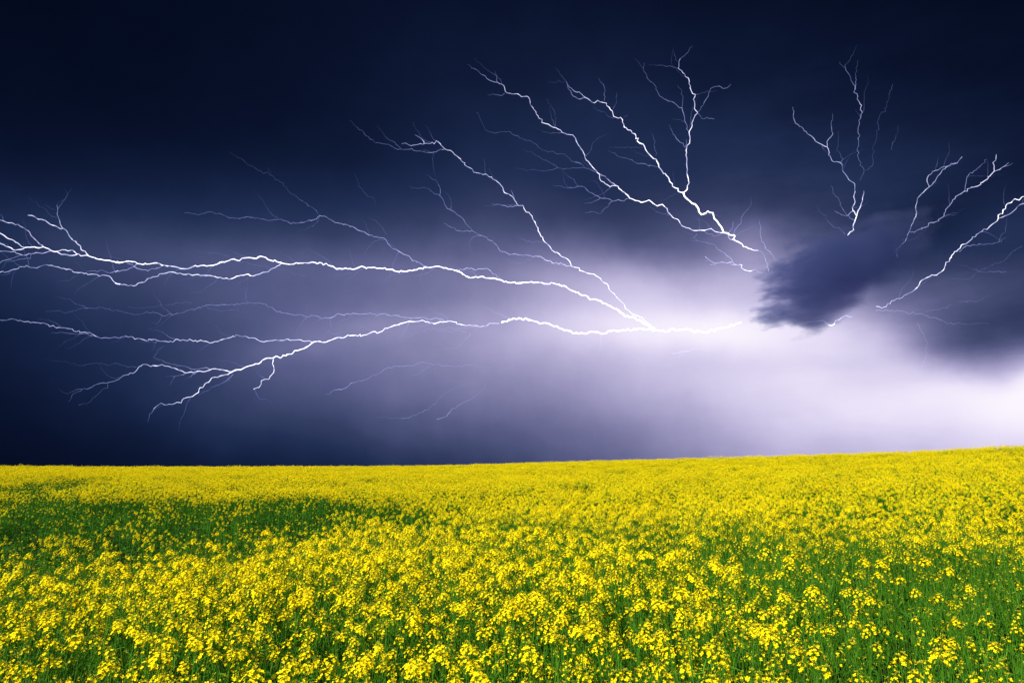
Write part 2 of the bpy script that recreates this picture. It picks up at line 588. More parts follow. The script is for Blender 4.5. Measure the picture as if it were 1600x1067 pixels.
def light_plant(mb, x, y, z, kind, rg, far):
    """A plant as it reads from a dozen metres or more: stems, folded single-face flowers, a few leaves."""
    heads, nl, hg = {'lush': (4, 5, 1.16), 'medium': (2, 6, 1.08), 'sparse': (1, 8, 1.00), 'green': (1 if rg.random() < .25 else 0, 9, .88)}[kind]
    hg *= rg.uniform(.9, 1.08)
    base = Vector((x, y, z))
    top = base + Vector((rg.uniform(-.05, .05), rg.uniform(-.05, .05), hg))
    def ribbon(a, b, w, mat):
        e = (b - a).cross(Vector((rg.uniform(-1, 1), rg.uniform(-1, 1), .2))).normalized() * w
        mb.add([a - e, a + e, b + e * .5, b - e * .5], [(0, 1, 2, 3)], mat)
    ribbon(base + Vector((0, 0, .3)), top, .004, STEM)
    for i in range(heads):
        a = i * 2.4 + rg.uniform(-.5, .5)
        out = 0 if i == 0 else rg.uniform(.05, .15)
        p = Vector((top.x + math.cos(a) * out, top.y + math.sin(a) * out, base.z + hg * (1 if i == 0 else rg.uniform(.83, 1.0))))
        ribbon(base + Vector((0, 0, hg * rg.uniform(.5, .75))), p, .0025, STEM)
        s = rg.uniform(.75, 1.15) * (.7 if kind in ('sparse', 'green') else 1)
        nf, fs = (5, .019) if far else (11, .0125)
        for k in range(nf):
            q = (k + .5) / nf
            b = k * 2.4 + i
            rad = Vector((math.cos(b), math.sin(b), 0))
            c = p + Vector((0, 0, (-.018 + .05 * q) * s)) + rad * .030 * s * (1 - .6 * q)
            n, u, w = basis(rad * (1.1 - .7 * q) + Vector((0, 0, .4 + .6 * q)))
            g = fs * s * rg.uniform(.85, 1.2)
            mb.add([c - u * g * .85, c - w * g * .7 + n * g * .25, c + u * g * .85, c + w * g * .7 + n * g * .25], [(0, 1, 2, 3)], PETAL)
        for k in range(2 if not far else 1):
            b = rg.uniform(0, 6.28)
            e0 = p - Vector((0, 0, rg.uniform(.03, .1)))
            ribbon(e0, e0 + Vector((math.cos(b) * .03, math.sin(b) * .03, .045)), .0016, STEM)
    for i in range(nl):
        a = rg.uniform(0, 6.28)
        rad = Vector((math.cos(a), math.sin(a), 0))
        e = rad.cross(Vector((0, 0, 1)))
        b = base + Vector((0, 0, hg * rg.uniform(.35, .93 if kind == 'green' else .8)))
        L = rg.uniform(.08, .16)
        w = L * .13
        m_ = b + rad * L * .5 + Vector((0, 0, L * .25))
        t_ = b + rad * L + Vector((0, 0, L * rg.uniform(-.1, .3)))
        mb.add([b, m_ + e * w, t_, m_ - e * w], [(0, 1, 2, 3)], LEAF)


def clump(kind, n, size, far, seed):
    rg = random.Random(seed)
    mb = MB()
    for i in range(n):
        x, y = rg.uniform(-size, size) * .5, rg.uniform(-size, size) * .5
        k = kind
        if kind == 'lush' and rg.random() < .2:
            k = 'medium'
        if kind == 'sparse' and rg.random() < .15:
            k = 'medium'
        if kind == 'green' and rg.random() < .1:
            k = 'sparse'
        light_plant(mb, x, y, rg.uniform(-.05, .05), k, rg, far)
    return mb


def wave(x, y, s, seed):
    """Smooth patchiness in about [-1, 1]."""
    g = np.random.default_rng(seed)
    o = np.zeros_like(x)
    for k in range(7):
        a = g.uniform(0, 6.28)
        f = s * g.uniform(.5, 1.8)
        o += np.sin((x * math.cos(a) + y * math.sin(a)) * f + g.uniform(0, 6.28))
    return o / 3.2


def bloom(x, y):
    """How fully the crop is in flower at a place in the field, 0 to 1."""
    r = np.hypot(x, y)
    a = np.degrees(np.arctan2(x, y))
    v = 0.36 + 0.34 * wave(x, y, 1.1, 3) * np.clip(9 / r, .35, 1) + 0.20 * wave(x, y, .3, 5)
    v += 0.24 * np.clip((r - 5) / 10, 0, 1)
    v += 0.18 * np.exp(-0.5 * (((a + 2) / 16) ** 2 + ((r - 7) / 3.5) ** 2))
    v -= 1.5 * np.exp(-0.5 * ((np.clip(-29 - a, -99, 0) / 10) ** 2 + np.abs((r - 16.0) / 5.6) ** 4))      # green hollow on the left
    v += 0.38 * np.exp(-0.5 * (((a + 27) / 11) ** 2 + ((r - 7.2) / 1.7) ** 2))               # full bank in front of it
    v -= 0.22 * np.exp(-0.5 * (((a + 10) / 9) ** 2 + ((r - 15) / 5.0) ** 2))
    v -= 0.75 * np.exp(-0.5 * (((a + 40) / 11) ** 2 + ((r - 36) / 14) ** 2))
    v -= 0.20 * np.exp(-0.5 * (((a + 34) / 16) ** 2 + ((r - 3.0) / 1.0) ** 2))
    v -= 0.24 * np.exp(-0.5 * (((a - 34) / 17) ** 2 + ((r - 3.4) / 1.8) ** 2))
    v -= 0.34 * np.exp(-0.5 * (((a - 38) / 10) ** 2 + ((r - 8) / 4) ** 2))
    v -= 0.08 * np.clip((4.8 - r) / 1.5, 0, 1)
    return np.clip(v, 0, 1)


def pick_kind(b, u):
    """0 lush, 1 medium, 2 sparse, 3 green."""
    med = (1 - b) * (.03 + .97 * np.minimum(1, b * 1.2))
    spa = (1 - b - med) * (.16 + .4 * b)
    k = np.zeros(len(b), int)
    k[u > b] = 1
    k[u > b + med] = 2
    k[u > b + med + spa] = 3
    return k


def scatter(r0, r1, amax, dens, jit=.42):
    """Jittered grid of places between two distances within +-amax degrees of straight ahead."""
    s = dens ** -.5
    n = int(r1 / s) + 2
    gx, gy = np.meshgrid(np.arange(-n, n + 1) * s, np.arange(0, n + 1) * s)
    x = gx.ravel() + nrg.uniform(-jit, jit, gx.size) * s
    y = gy.ravel() + nrg.uniform(-jit, jit, gx.size) * s
    r, a = np.hypot(x, y), np.degrees(np.arctan2(x, y))
    k = (r >= r0) & (r < r1) & (np.abs(a) < amax + 40 / np.maximum(r, 1))
    return x[k], y[k]


# nearest plants: each one a thing with stem, leaves and flower heads of its own
NEAR_D = 31.0
x, y = scatter(2.55, 13.0, 40.0, NEAR_D)
r = np.hypot(x, y)
bl = bloom(x, y)
kd = pick_kind(bl, nrg.random(len(x)))
hz = height(x, y)
size = nrg.normal(1.0, .055, len(x)) + .05 * wave(x, y, 1.6, 9)
rotz = nrg.uniform(0, 6.283, len(x))
tilt = nrg.normal(0, .085, (len(x), 2))
var = nrg.random(len(x))
by_kind = [[i for i, s in enumerate(SPECS) if s['kind'] == k] for k in ('lush', 'medium', 'sparse', 'green')]
spec_i = np.array([by_kind[k][int(v * len(by_kind[k]))] for k, v in zip(kd, var)])
# which of them show largest: inside the frame, nearest first
top = np.stack([x, y, hz + 1.1 * size - CAM_Z], 1)
fw = top[:, 1] * math.cos(PITCH) + top[:, 2] * math.sin(PITCH)
up = -top[:, 1] * math.sin(PITCH) + top[:, 2] * math.cos(PITCH)
px = 800 + F_PX * top[:, 0] / fw
py = 533.5 - F_PX * up / fw
inside = (px > 4) & (px < 1596) & (py < 1062)
order = np.argsort(np.where(inside, r, 1e9))
N_THINGS = 290
solo = np.zeros(len(x), bool)
solo[order[:N_THINGS]] = True

WHERE = [(0, 270, 'at lower left corner'), (270, 530, 'left of middle'), (530, 800, 'just left of middle'), (800, 1070, 'just right of middle'),
         (1070, 1330, 'right of middle'), (1330, 1601, 'at lower right corner')]
LOOK = {'lush': 'rapeseed plant with crowded yellow heads', 'medium': 'rapeseed plant with a few yellow heads',
        'sparse': 'leafy rapeseed plant with loose small heads', 'green': 'low green rapeseed plant, hardly any flowers'}


def make_plant(i):
    sp = SPECS[i]
    root = bpy.data.objects.new('rapeseed_plant', None)
    root.empty_display_size = .1
    C.objects.link(root)
    link('stem', sp['stem'].mesh('stem', MATS), root)
    for k, M in sp['leaves']:
        link('leaf', LEAF_ME[k], root).matrix_local = M
    for k, M in sp['heads']:
        link('flower_head', HEAD_ME[k], root).matrix_local = M
    return root


protos = {}
for i in order[:N_THINGS]:
    s = int(spec_i[i])
    if s not in protos:
        protos[s] = o = make_plant(s)
    else:
        src = protos[s]
        o = src.copy()
        C.objects.link(o)
        for ch in src.children:
            c = ch.copy()
            C.objects.link(c)
            c.parent = o
    o.location = (x[i], y[i], hz[i] - .01)
    o.rotation_euler = (tilt[i, 0], tilt[i, 1], rotz[i])
    o.scale = (size[i],) * 3
    wh = next(w for a, b, w in WHERE if a <= px[i] < b)
    rot = Euler((tilt[i, 0], tilt[i, 1], rotz[i])).to_matrix() @ Vector((0, 0, 1))
    lean = ' leaning left' if rot.x < -.07 else ' leaning right' if rot.x > .07 else ''
    row = 'front row ' if r[i] < 3.15 else 'third row ' if r[i] > 3.7 else 'second row '
    tag(o, ('tall ' if size[i] > 1.05 else 'short ' if size[i] < .95 else '') + LOOK[SPECS[s]['kind']] + lean + ', ' + row + wh, 'rapeseed plant', 'rapeseed plants along the front of the field')

# the rest of the crop: past counting, one object
protos_gn, pts = [], []


def emit(me_list, sel_kind, xs, ys, zs, szs, rzs, tl, kinds, variants):
    """One prototype per (kind, variant); remembers the places."""
    base = len(protos_gn)
    first, n = {}, 0
    for k in sorted(me_list):
        first[k] = base + n
        n += len(me_list[k])
        protos_gn.extend(me_list[k])
    for i in range(len(xs)):
        k = kinds[i]
        pts.append((xs[i], ys[i], zs[i], tl[i][0], tl[i][1], rzs[i], szs[i], first[k] + int(variants[i] * len(me_list[k]))))


kn = ('lush', 'medium', 'sparse', 'green')
near_me = {k: [whole(s).mesh('crop_plant', MATS) for s in SPECS if s['kind'] == kn[k]] for k in range(4)}
q = ~solo & ((r > 4.0) | ~inside)
emit(near_me, None, x[q], y[q], hz[q] - .01, size[q], rotz[q], tilt[q], kd[q], var[q])
mid_me = {k: [clump(kn[k], 14, .72, False, 100 + 10 * k + j).mesh('crop_clump', MATS) for j in range((5, 3, 3, 3)[k])] for k in range(4)}
far_me = {k: [clump(kn[k], 23, 1.15, True, 200 + 10 * k + j).mesh('crop_patch', MATS) for j in range((5, 3, 2, 2)[k])] for k in range(4)}
for me_list, r0, r1, dens in ((mid_me, 13.0, 42.0, 1 / .40), (far_me, 42.0, 150.0, 1 / 1.0)):
    xs, ys = scatter(r0, r1, 41.0, dens)
    n = len(xs)
    rc = np.interp(np.degrees(np.arctan2(xs, ys)), CT[:, 0], CT[:, 1])
    keep = np.hypot(xs, ys) < rc + 14
    xs, ys = xs[keep], ys[keep]
    n = len(xs)
    ks = pick_kind(bloom(xs, ys), nrg.random(n))
    emit(me_list, None, xs, ys, height(xs, ys) - .02, nrg.normal(1.0, .05, n) + .05 * wave(xs, ys, 1.3, 9), nrg.uniform(0, 6.283, n), nrg.normal(0, .03, (n, 2)), ks, nrg.random(n))

P = np.array(pts)
cm = bpy.data.meshes.new('rapeseed_crop')
cm.from_pydata(P[:, :3].tolist(), [], [])
for nm, ty, key, dat in (('turn', 'FLOAT_VECTOR', 'vector', P[:, 3:6]), ('size', 'FLOAT', 'value', P[:, 6]), ('pick', 'INT', 'value', P[:, 7])):
    at = cm.attributes.new(nm, ty, 'POINT')
    at.data.foreach_set(key, dat.astype(np.int32 if ty == 'INT' else np.float32).ravel())
crop = link('rapeseed_crop', cm)
tag(crop, 'dense yellow rapeseed crop in bloom stretching back to the skyline', 'rapeseed crop', None, 'stuff')
ng = bpy.data.node_groups.new('crop', 'GeometryNodeTree')
ng.interface.new_socket('Geometry', in_out='INPUT', socket_type='NodeSocketGeometry')
ng.interface.new_socket('Geometry', in_out='OUTPUT', socket_type='NodeSocketGeometry')
gi, go = ng.nodes.new('NodeGroupInput'), ng.nodes.new('NodeGroupOutput')
join = ng.nodes.new('GeometryNodeJoinGeometry')


def attr(nm, ty):
    n = ng.nodes.new('GeometryNodeInputNamedAttribute')
    n.data_type = ty
    n.inputs['Name'].default_value = nm
    return n.outputs['Attribute']


a_turn, a_size, a_pick = attr('turn', 'FLOAT_VECTOR'), attr('size', 'FLOAT'), attr('pick', 'INT')
e2r = ng.nodes.new('FunctionNodeEulerToRotation')
ng.links.new(a_turn, e2r.inputs[0])
for k, me in enumerate(protos_gn):
    src = bpy.data.objects.new('crop_source', me)              # held by the node group only, never linked to the scene
    oi = ng.nodes.new('GeometryNodeObjectInfo')
    oi.inputs['Object'].default_value = src
    oi.inputs['As Instance'].default_value = False
    cmp_ = ng.nodes.new('FunctionNodeCompare')
    cmp_.data_type = 'INT'
    cmp_.operation = 'EQUAL'
    si = [s for s in cmp_.inputs if s.type == 'INT']
    ng.links.new(a_pick, si[0])
    si[1].default_value = k
    ip = ng.nodes.new('GeometryNodeInstanceOnPoints')
    ng.links.new(gi.outputs[0], ip.inputs['Points'])
    ng.links.new(cmp_.outputs[0], ip.inputs['Selection'])
    ng.links.new(oi.outputs['Geometry'], ip.inputs['Instance'])
    ng.links.new(e2r.outputs[0], ip.inputs['Rotation'])
    ng.links.new(a_size, ip.inputs['Scale'])
    ng.links.new(ip.outputs[0], join.inputs[0])
ng.links.new(join.outputs[0], go.inputs[0])
md = crop.modifiers.new('crop', 'NODES')
md.node_group = ng


# ---------------------------------------------------------------- lightning
def make_lightning_mat():
    m, nodes, links = new_mat('lightning')
    t = NT(m.node_tree)
    at = nodes.new('ShaderNodeAttribute')
    at.attribute_name = 'glow'
    g = at.outputs['Fac']
    ramp = nodes.new('ShaderNodeValToRGB')
    cr = ramp.color_ramp
    cr.elements[0].position, cr.elements[0].color = 0.0, (0.30, 0.38, 1.0, 1)
    cr.elements[1].position, cr.elements[1].color = 0.7, (1.0, 0.97, 1.0, 1)
    e = cr.elements.new(0.3)
    e.color = (0.60, 0.62, 1.0, 1)
    links.new(g, ramp.inputs[0])
    em = nodes.new('ShaderNodeEmission')
    links.new(ramp.outputs[0], em.inputs[0])
    links.new(t.mul(g, 2 ** (.3 - EXPOSURE)), em.inputs[1])
    tr = nodes.new('ShaderNodeBsdfTransparent')             # glowing air: the sky behind shines through the thin threads
    ad = nodes.new('ShaderNodeAddShader')
    links.new(em.outputs[0], ad.inputs[0])
    links.new(tr.outputs[0], ad.inputs[1])
    out = nodes.new('ShaderNodeOutputMaterial')
    links.new(ad.outputs[0], out.inputs[0])
    m.cycles.emission_sampling = 'NONE'
    return m


M_BOLT = make_lightning_mat()
BOLTS = [
 ('long brilliant lightning bolt running from the left edge to the bright glow', [
  ('channel',3.0,4.2,1.0,1.4,"39,387 49.7,386.2 60,387.5 67.5,385.8 75,388.5 82.5,392.8 91.8,395.2 100.3,397.5 108.7,399.3 120,397.1 131.2,399.3 139.6,400.6 150,404.2 157.5,405.3 165.9,406.8 174.3,408.3 181.8,410.2 191.2,409.6 180,409.6 190.3,410 198.8,408.1 210.9,409.1 214.7,411.9 228.8,412.8 238.1,411.5 247.5,411.5 253.1,414.7 264.4,415.6 273.8,416.9 282.2,419.9 293.4,419.9 301.9,416.2 318.8,414.7 334.7,414.1 343.1,410.4 350.6,409.6 360.9,405.3 369.4,406.6 384.4,402.9 393.8,403.1 406.9,400.6 412.5,401.6 426.6,408.1 439.7,410.4 440,411.2 452.5,413.2 462.5,410.8 480,411.2 487.5,409.5 502.5,410.8 512.5,414.5 520,416.2 526.2,420.5 540,418.8 547.5,420 557.5,419.2 565,416.2 572.5,419.5 585,418 597.5,420 615,422.5 632.5,424.5 640,422.5 650,422 657.5,419.5 667.5,418.2 675,417.5 681.2,416.2 690,417.5 700,420.5 710,422.5 722.5,428 735,434.2 750,432.5 762.5,434.5 775,435.5 787.5,440.5 791.2,440 810,442.6 840,441.1 854.9,443.7 866.2,443 881.2,446.4 899.9,456.9 911.2,461.4 933.7,468.9 956.2,480.1 974.9,492.5 993.7,498.1 1012.4,508.2 1023.7,515"),
  ('branch',2.0,2.2,0.45,0.8,"-11.2,341.2 0,344 5.6,345.5 13.1,348.4 17.8,348.2 24.4,351.7 34.7,355.3 40.3,359 45.9,362.8 48.4,368.4 54.4,374 60,379.7 67.5,385.8"),
  ('branch',2.6,2.6,0.8,1.0,"-11.2,358.1 0,364.7 3.7,366.5 10.3,371.6 17.8,374.4 24.4,378.7 30.9,382.8 39,387"),
  ('branch',2.6,2.6,0.8,1.0,"-11.2,377.8 0,380.6 5.6,382.5 14.1,386.2 20.6,390.5 24.4,390.9 30.9,390 39,387"),
  ('branch',2.2,2.2,0.7,0.7,"82.5,392.8 91.8,392.2 96.5,390.3 102.2,390.5 105.9,392.2 112.5,390.5 116.2,393.3 120,397.1"),
  ('branch',1.8,2.2,0.2,0.6,"-9.4,392.8 0,392.8 11.2,392.8 23.4,393.7 33.7,398.4 40.3,398.8 48.7,396.5 60,395.2 66.5,396 75,393.3 82.5,392.8"),
  ('branch',2.0,1.8,0.3,0.2,"-9.4,415.3 0,410.6 7.5,406.8 15,405.3 24.4,401.2 33.7,398.4"),
  ('twig',1.7,1.5,0.2,0.05,"48.4,397.1 46.9,404 40.3,403.5 33.7,404.6 25.3,406.5 16.9,408.3 8.4,409.6 6.6,415.3 1.9,420"),
  ('branch',2.2,2.2,0.7,0.9,"43.1,336.5 49.7,336.9 56.2,340.5 65.6,343.1 71.2,345 78.7,351 87.2,353.4 95.6,358.1 97.5,356.6 102.2,359 107.8,368.4 112.5,374 120,380.6 125.6,384.3 126.5,390 133.1,392.8 137.8,399.3"),
  ('branch',2.0,1.7,0.4,0.12,"97.5,356.6 93.7,349.7 90.9,339.4 89,334.7 90,326.2 89,319.7"),
  ('twig',1.6,1.4,0.06,0.015,"89,340.3 80.6,338.4 74,330.9 67.5,324.4 61.9,323.4 56.2,315.9 48.7,313.1 44,305.6"),
  ('twig',1.5,1.3,0.05,0.012,"86.2,328.1 80.6,326.2 72.2,320.6 67.5,319.7"),
  ('twig',1.5,1.4,0.05,0.012,"89,319.7 93.7,315 102.2,311.2 105,303.7 100.3,294.4"),
  ('branch',2.0,2.6,0.35,0.9,"-9.4,424.6 0,425.2 11.2,424.8 20.6,420.9 24.4,420.5 33.7,416.6 45,417.3 57.2,419 63.7,415.8 69.4,414 80.6,414.7 88.1,417.1 97.5,419.6 107.8,420.5 114.3,425.2 122.8,426.1 131.2,427.5 142.5,428.4 151.8,429 154.6,431.6 164.9,430.3 170.6,431.6 176.2,438.7 180.9,442.8 187.4,444.3 180,442.4 189.4,444.7 200.6,446.6 209.1,446.9 218.4,441.9 225,440.9 232.5,434.9 241.9,432.5 253.1,427.8 264.4,425 270,425 281.3,426.9 290.6,429.1 300,430.3 309.4,428.8 318.8,430.1 330,431 339.4,433.8 350.6,435.3 361.9,435.3 369.4,431.6 380.6,430.1 396.6,431 405,428.4 410.6,425.6 419.1,424.6 425.6,419.4 433.1,415.6 439.7,410.9"),
  ('branch',1.7,2.0,0.1,0.5,"135.9,423.7 148.1,423.3 163.1,423.7 174.3,426 184.6,422.8 180,425.4 191.3,422.2 195,422.2 204.4,418.4 209.1,416.6 213.8,411.9"),
  ('twig',1.6,1.4,0.06,0.015,"123.7,426.5 110.6,437.4 99.3,439.3 88.1,438.3"),
  ('branch',1.8,1.8,0.3,0.3,"197.8,410.9 208.1,414.7 213.8,419.4 225,421.6 241.9,420.3 248.4,418.4 252.2,415.6"),
  ('twig',1.5,1.6,0.02,0.06,"301.9,392.8 328.1,395.9 337.5,394.6 348.8,398.4 358.1,401.6"),
  ('twig',1.6,1.4,0.06,0.03,"367.5,409.1 382.5,409.6 397.5,413.8 412.5,414.7 423.8,419.4 442.5,422.2 457.5,426.9 480,432.5"),
  ('twig',1.6,1.4,0.08,0.02,"341.3,435.3 333.8,441.9 328.1,445.6 315,456.5 296.3,457.3"),
  ('twig',1.6,1.4,0.05,0.02,"388.1,433.4 378.8,440 367.5,445.6"),
  ('branch',2.0,1.7,0.4,0.06,"668.5,416.9 658,412.1 644.8,407.7 634.3,398.5 623.8,393.2 616,389.3 608.1,382.7 601.5,373.5 589.7,370.9 576.6,367.5 566.1,361.7 558.2,359.1 550.3,353.9 534.6,349.9 524.1,348.1 513.6,342 500.5,337.3 490,343.4 479.5,346 466.4,348.6 450.6,347.3 442.7,344.7 434.9,342.8 419.1,344.7 408.6,342 395.5,339.9 387.6,338.6 366.6,341.3 353.5,338.1 343,333.4 327.2,330.8 319.4,333.4 311.5,335.5 301,334.2 287.9,332.3"),
  ('branch',1.7,1.4,0.1,0.02,"500.5,337.3 495.2,331.5 484.7,322.4 474.2,315.8 467.7,311.9 461.1,305.3 450.6,298.7 446.7,292.2 437.5,284.3 429.6,280.4 423,273.8 413.9,270.4 403.4,266.7 398.1,262.5 387.6,258.1 381,251.5 377.1,247.6 364,242.3 358.7,237.1"),
  ('twig',1.4,1.3,0.04,0.015,"423,272.5 419.1,265.9 420.4,262"),
  ('twig',1.5,1.3,0.08,0.015,"604.1,367 598.9,357.8 593.6,351.2 584.5,343.4 574,339.4"),
  ('branch',2.0,2.0,0.4,0.4,"712,422 726,420.6 736,419 744,422.4 752,420 762,420 770,428 780,434"),
 ]),
 ('bright lower lightning bolt forking down towards the left above the dark end of the field', [
  ('channel',3.6,4.4,1.0,1.6,"1158.7,503.1 1142.6,507 1131.9,512.4 1107,518.4 1092.8,517.7 1074.9,514.2 1064.3,514.9 1050,513.4 1038.7,518 1023.7,516.1 997.4,513.1 974.9,515.7 956.2,516.9 941.2,521.4 929.9,518.7 903.7,521.4 884.9,515.7 869.9,509.4 854.9,504.9 840,503 821.2,497 798.7,499.2 783.7,503.7"),
  ('channel',2.0,3.4,0.35,1.2,"780,504.5 762.5,507.5 747.5,510 730,508.8 717.5,506.2 701.2,501.8 692.5,503.2 675,504.2 662.5,501.2 650,502.5 640,502 630,504.5 622.5,507.5"),
  ('channel',3.0,3.2,1.0,1.1,"622.5,507.5 615,508.8 605,513 593.8,518.8 580,519.5 572.5,523 555,523.8 540,526.2 525,528 517.5,531.2 510,534.2 502.5,534.5 496.2,533.2 490,534.2 485,538 475,544.5 465,547.5 452.5,553 442.5,555 437.5,559.2 431.2,556.2 425,559.5 414,560.6 404,568.4 394,570.6 385,573 378,576.6 368,578 363,580.4"),
  ('branch',2.6,1.9,1.0,0.5,"363,580.4 354,579 344,577.4 336,576 328,578 320,580.6 309,580 302,582 290,582.6 284,579.4 276,576.6 268,574.4 262,572 253,569.6 247,571.4 240,571.4 246.1,571.7 238.7,570.9 235.5,572.5 229.8,569.6 222.5,569.6"),
  ('branch',1.9,1.6,0.4,0.05,"222.5,569.6 216.8,573 213.6,578.2 207.9,583.1 203,582.6 190,588.7 185.1,592.8 180.2,594.4 168.9,597.7 157.5,598.5 149.4,600.9 142.9,605 136.4,607.9 128.2,608.2 121.7,611.5 114.4,615.1 111.2,621.2 107.1,627.7"),
  ('twig',1.6,1.6,0.08,0.05,"168.1,600.1 168.1,606.3 160.7,607.4 155.9,613.1 151,617.2 148.6,619.9 144.5,622.1 138,629.4 128.2,631 122.6,632.9"),
  ('twig',1.6,1.4,0.08,0.02,"213.6,573.8 203,573 193.2,570.5 183.5,567.9 173.7,569.6 165.6,569.7 157.5,566.8 147.7,567.3 139.6,568.4 128.2,571.2 121.7,570.9 112,567.9 102.2,564.4 92.5,564.7 79.5,563.6 73,561.1"),
  ('branch',2.4,2.0,0.9,0.7,"363,581 356,585 346,586.6 340,589.6 330,591 326,597 320,600 317,605 312,606 310,613 305,616 298,620 293,620.6 287,622.4 284.4,625 282.6,630 281,628.6 276,628.4"),
  ('branch',1.8,1.4,0.5,0.03,"276,628.4 268,631.6 257,632.4 252,629.6 248,632 244,635 240,639 242.8,635.9 238.7,642.4 233.1,647.2 230.3,660.2"),
  ('twig',1.7,1.5,0.2,0.08,"364,585 358,590 354,595 348,598 338,602 330,605 327,609 318,612.4 310,617"),
  ('twig',1.6,1.4,0.12,0.05,"364,585 360,590 357,596"),
  ('twig',1.8,1.5,0.3,0.04,"328,577 322,574 314,575.6 308,577 299,577 292,573 280,571 270,569 260,567 252,562 240,558.4 240.4,557.1 245.2,549.7 255,541.6"),
  ('twig',1.7,1.5,0.3,0.08,"309,579 304,584 296,590"),
  ('twig',1.7,1.5,0.2,0.08,"290,583 282,586 273,588 266,587.4 260,588"),
  ('twig',1.5,1.4,0.12,0.03,"273,588 270,593 265,602"),
  ('branch',2.2,2.0,0.9,0.7,"427,560.4 425.6,568 428,575 427.4,582 422,588 420,592.4 414,592.4 408,595 408,600 405,605 396,608"),
  ('twig',1.6,1.4,0.12,0.02,"396,608 398,609 401,616 405,622.4 416,624 422,627 425,632"),
  ('branch',2.2,2.0,0.7,0.25,"490,534.2 477.5,533 462.5,531.2 450,529.5 442.5,531.8 427.5,531.8 412.5,534.2 405,532.5 400,529.2 386.2,526.2 377.5,525.8 368.8,523 360,527.5 350,529.5 342.5,532 332.5,535 317.5,533 305,531.8 292.5,532.5 285,530.8 275,530 270,534.5 255,533 245,531.8 232.5,530 217.5,528.8 207.5,526.8 196.2,525 186.2,528 175,527.5 162.5,527.5 150,525.5 140,519.5 130,519.2 115,517 102.5,512.5 95,512 85,510.8 72.5,506.2 60,504.2 47.5,504.2 37.5,503 25,499.5 10,500.5 0,500 -10,499"),
  ('twig',1.6,1.5,0.25,0.08,"150,525.5 140,523.8 130,521.2 110,521.2 95,518.8 87.5,520.5 80,520"),
  ('twig',1.5,1.4,0.08,0.02,"95,510 87.5,504.5 77.5,501.2 57.5,498"),
  ('twig',1.6,1.4,0.15,0.02,"275,529.5 267.5,528 255,520 245,515.5 230,514.5"),
  ('twig',1.5,1.4,0.1,0.03,"245,534.2 232.5,535 215,533.8"),
  ('branch',1.8,1.6,0.3,0.05,"700,501.8 687.5,498.8 670,498.8 657.5,496.2 642.5,497.5 632.5,496.2 622.5,493 607.5,492.5 597.5,490.5 592.5,491.2 575,490 555,490 540,490.8 525,491.8 517.5,496.2 505,497.5 497.5,494.5 490,493 480,495 470,491.2 460,492.5 445,488.8 430,485 420,480 411.2,475 400,474.2 387.5,472.5 377.5,474.5 370,474.5 357.5,476.8 346.2,475.5 337.5,476.8 322.5,476.8 312.5,482 295,484.5 282.5,489.2 270,492 253.8,493.2 245,488.8 225,489.5 212.5,491.2 200,489.5 190,486.2 172.5,484.5 156.2,480 145,481.2 137.5,481.2 125,483 112.5,486.2 105,488 82.5,485.5 72.5,487.5"),
  ('twig',1.5,1.5,0.03,0.06,"200,480 225,481.2 240,480 250,476.8 262.5,477 282.5,473 300,472"),
  ('twig',1.5,1.4,0.08,0.02,"252.5,493.8 250,500 246.2,505.5 235,505.5"),
  ('twig',1.5,1.5,0.05,0.05,"322.5,480 337.5,484.5 352.5,485 372.5,483"),
  ('twig',1.5,1.4,0.04,0.02,"257.5,540 247.5,547.5 242.5,555"),
  ('twig',1.7,1.4,0.12,0.03,"747.5,510 732.5,511.8 715,513 680,513.8 675,512.5 662.5,517.5 650,520 637.5,526.2 626.2,532.5"),
  ('twig',1.6,1.5,0.1,0.05,"727.5,518.8 717.5,515.5 697.5,517 682.5,518"),
  ('twig',1.6,1.4,0.09,0.02,"735,520 725,532.5 715,543.8 697.5,545 675,550"),
 ]),
 ('slanting lightning bolt dropping from a tangle of blue twigs to the bright glow', [
  ('channel',2.0,2.5,0.5,0.9,"681.6,220.2 688,225 695,233 704,235.2 710.3,241.6 719.9,248.9 720,250 730,260.6 744,270 755,273 759,272 768,276.6 777,284 783,290 788,301 797,305 803,311 811,321.6 817,321 819,326.4 828,334 832,341 836,347 840.6,356 841,361 848,371 855,381 859,385 865,392.6 874,397 879,401.6 886,404.4 891,410 893,416 900,418"),
  ('channel',2.4,2.0,0.9,0.5,"900,418 910,423.6 918,427 924,428 932,431.4 938,435 941.2,440 948.7,443.7 952.4,453.1 963.7,464.4 971.2,471.9 978.7,483.1 993.7,492.5 1008.7,501.9 1023.7,515"),
  ('branch',1.5,1.8,0.03,0.25,"546.2,188.3 555.8,197.9 568.5,208.4 578.1,217.7 592.4,223.4 603.6,225.6 617.9,232.3 627.5,233.6 640.2,233.6 653,236.2 668.9,238.4 678.5,237.7 684.8,235.2 695,233"),
  ('branch',1.7,1.8,0.2,0.4,"627.5,225 640.2,227.2 653,226 665.7,224 678.5,225 681.6,220.2"),
  ('twig',1.5,1.7,0.12,0.4,"648.2,210.7 656.2,215.4 662.5,221.8 662.5,225"),
  ('branch',2.0,1.5,0.5,0.03,"892,416.4 882,413.6 876,410.4 866,411.6 856,407.6 844,400.6 834,401 824,398.6 817,399.4 806,397 799,397.6 788,393.6 779,388.6 777,384 770,378 762,372 754,368.6 745,365 738,360.6 732,354 726,346 720,339 712,333 704,328 699,326 694,318 691,310 687,305.6 679,303 670,295 662,293 654,294.4 640,290"),
  ('twig',1.7,1.5,0.2,0.08,"738,361 726,361.6 716,360.6 706,356 700,353 694,349"),
  ('twig',1.6,1.4,0.15,0.03,"687,305.6 687.6,294 684.4,287 680,281 667,273"),
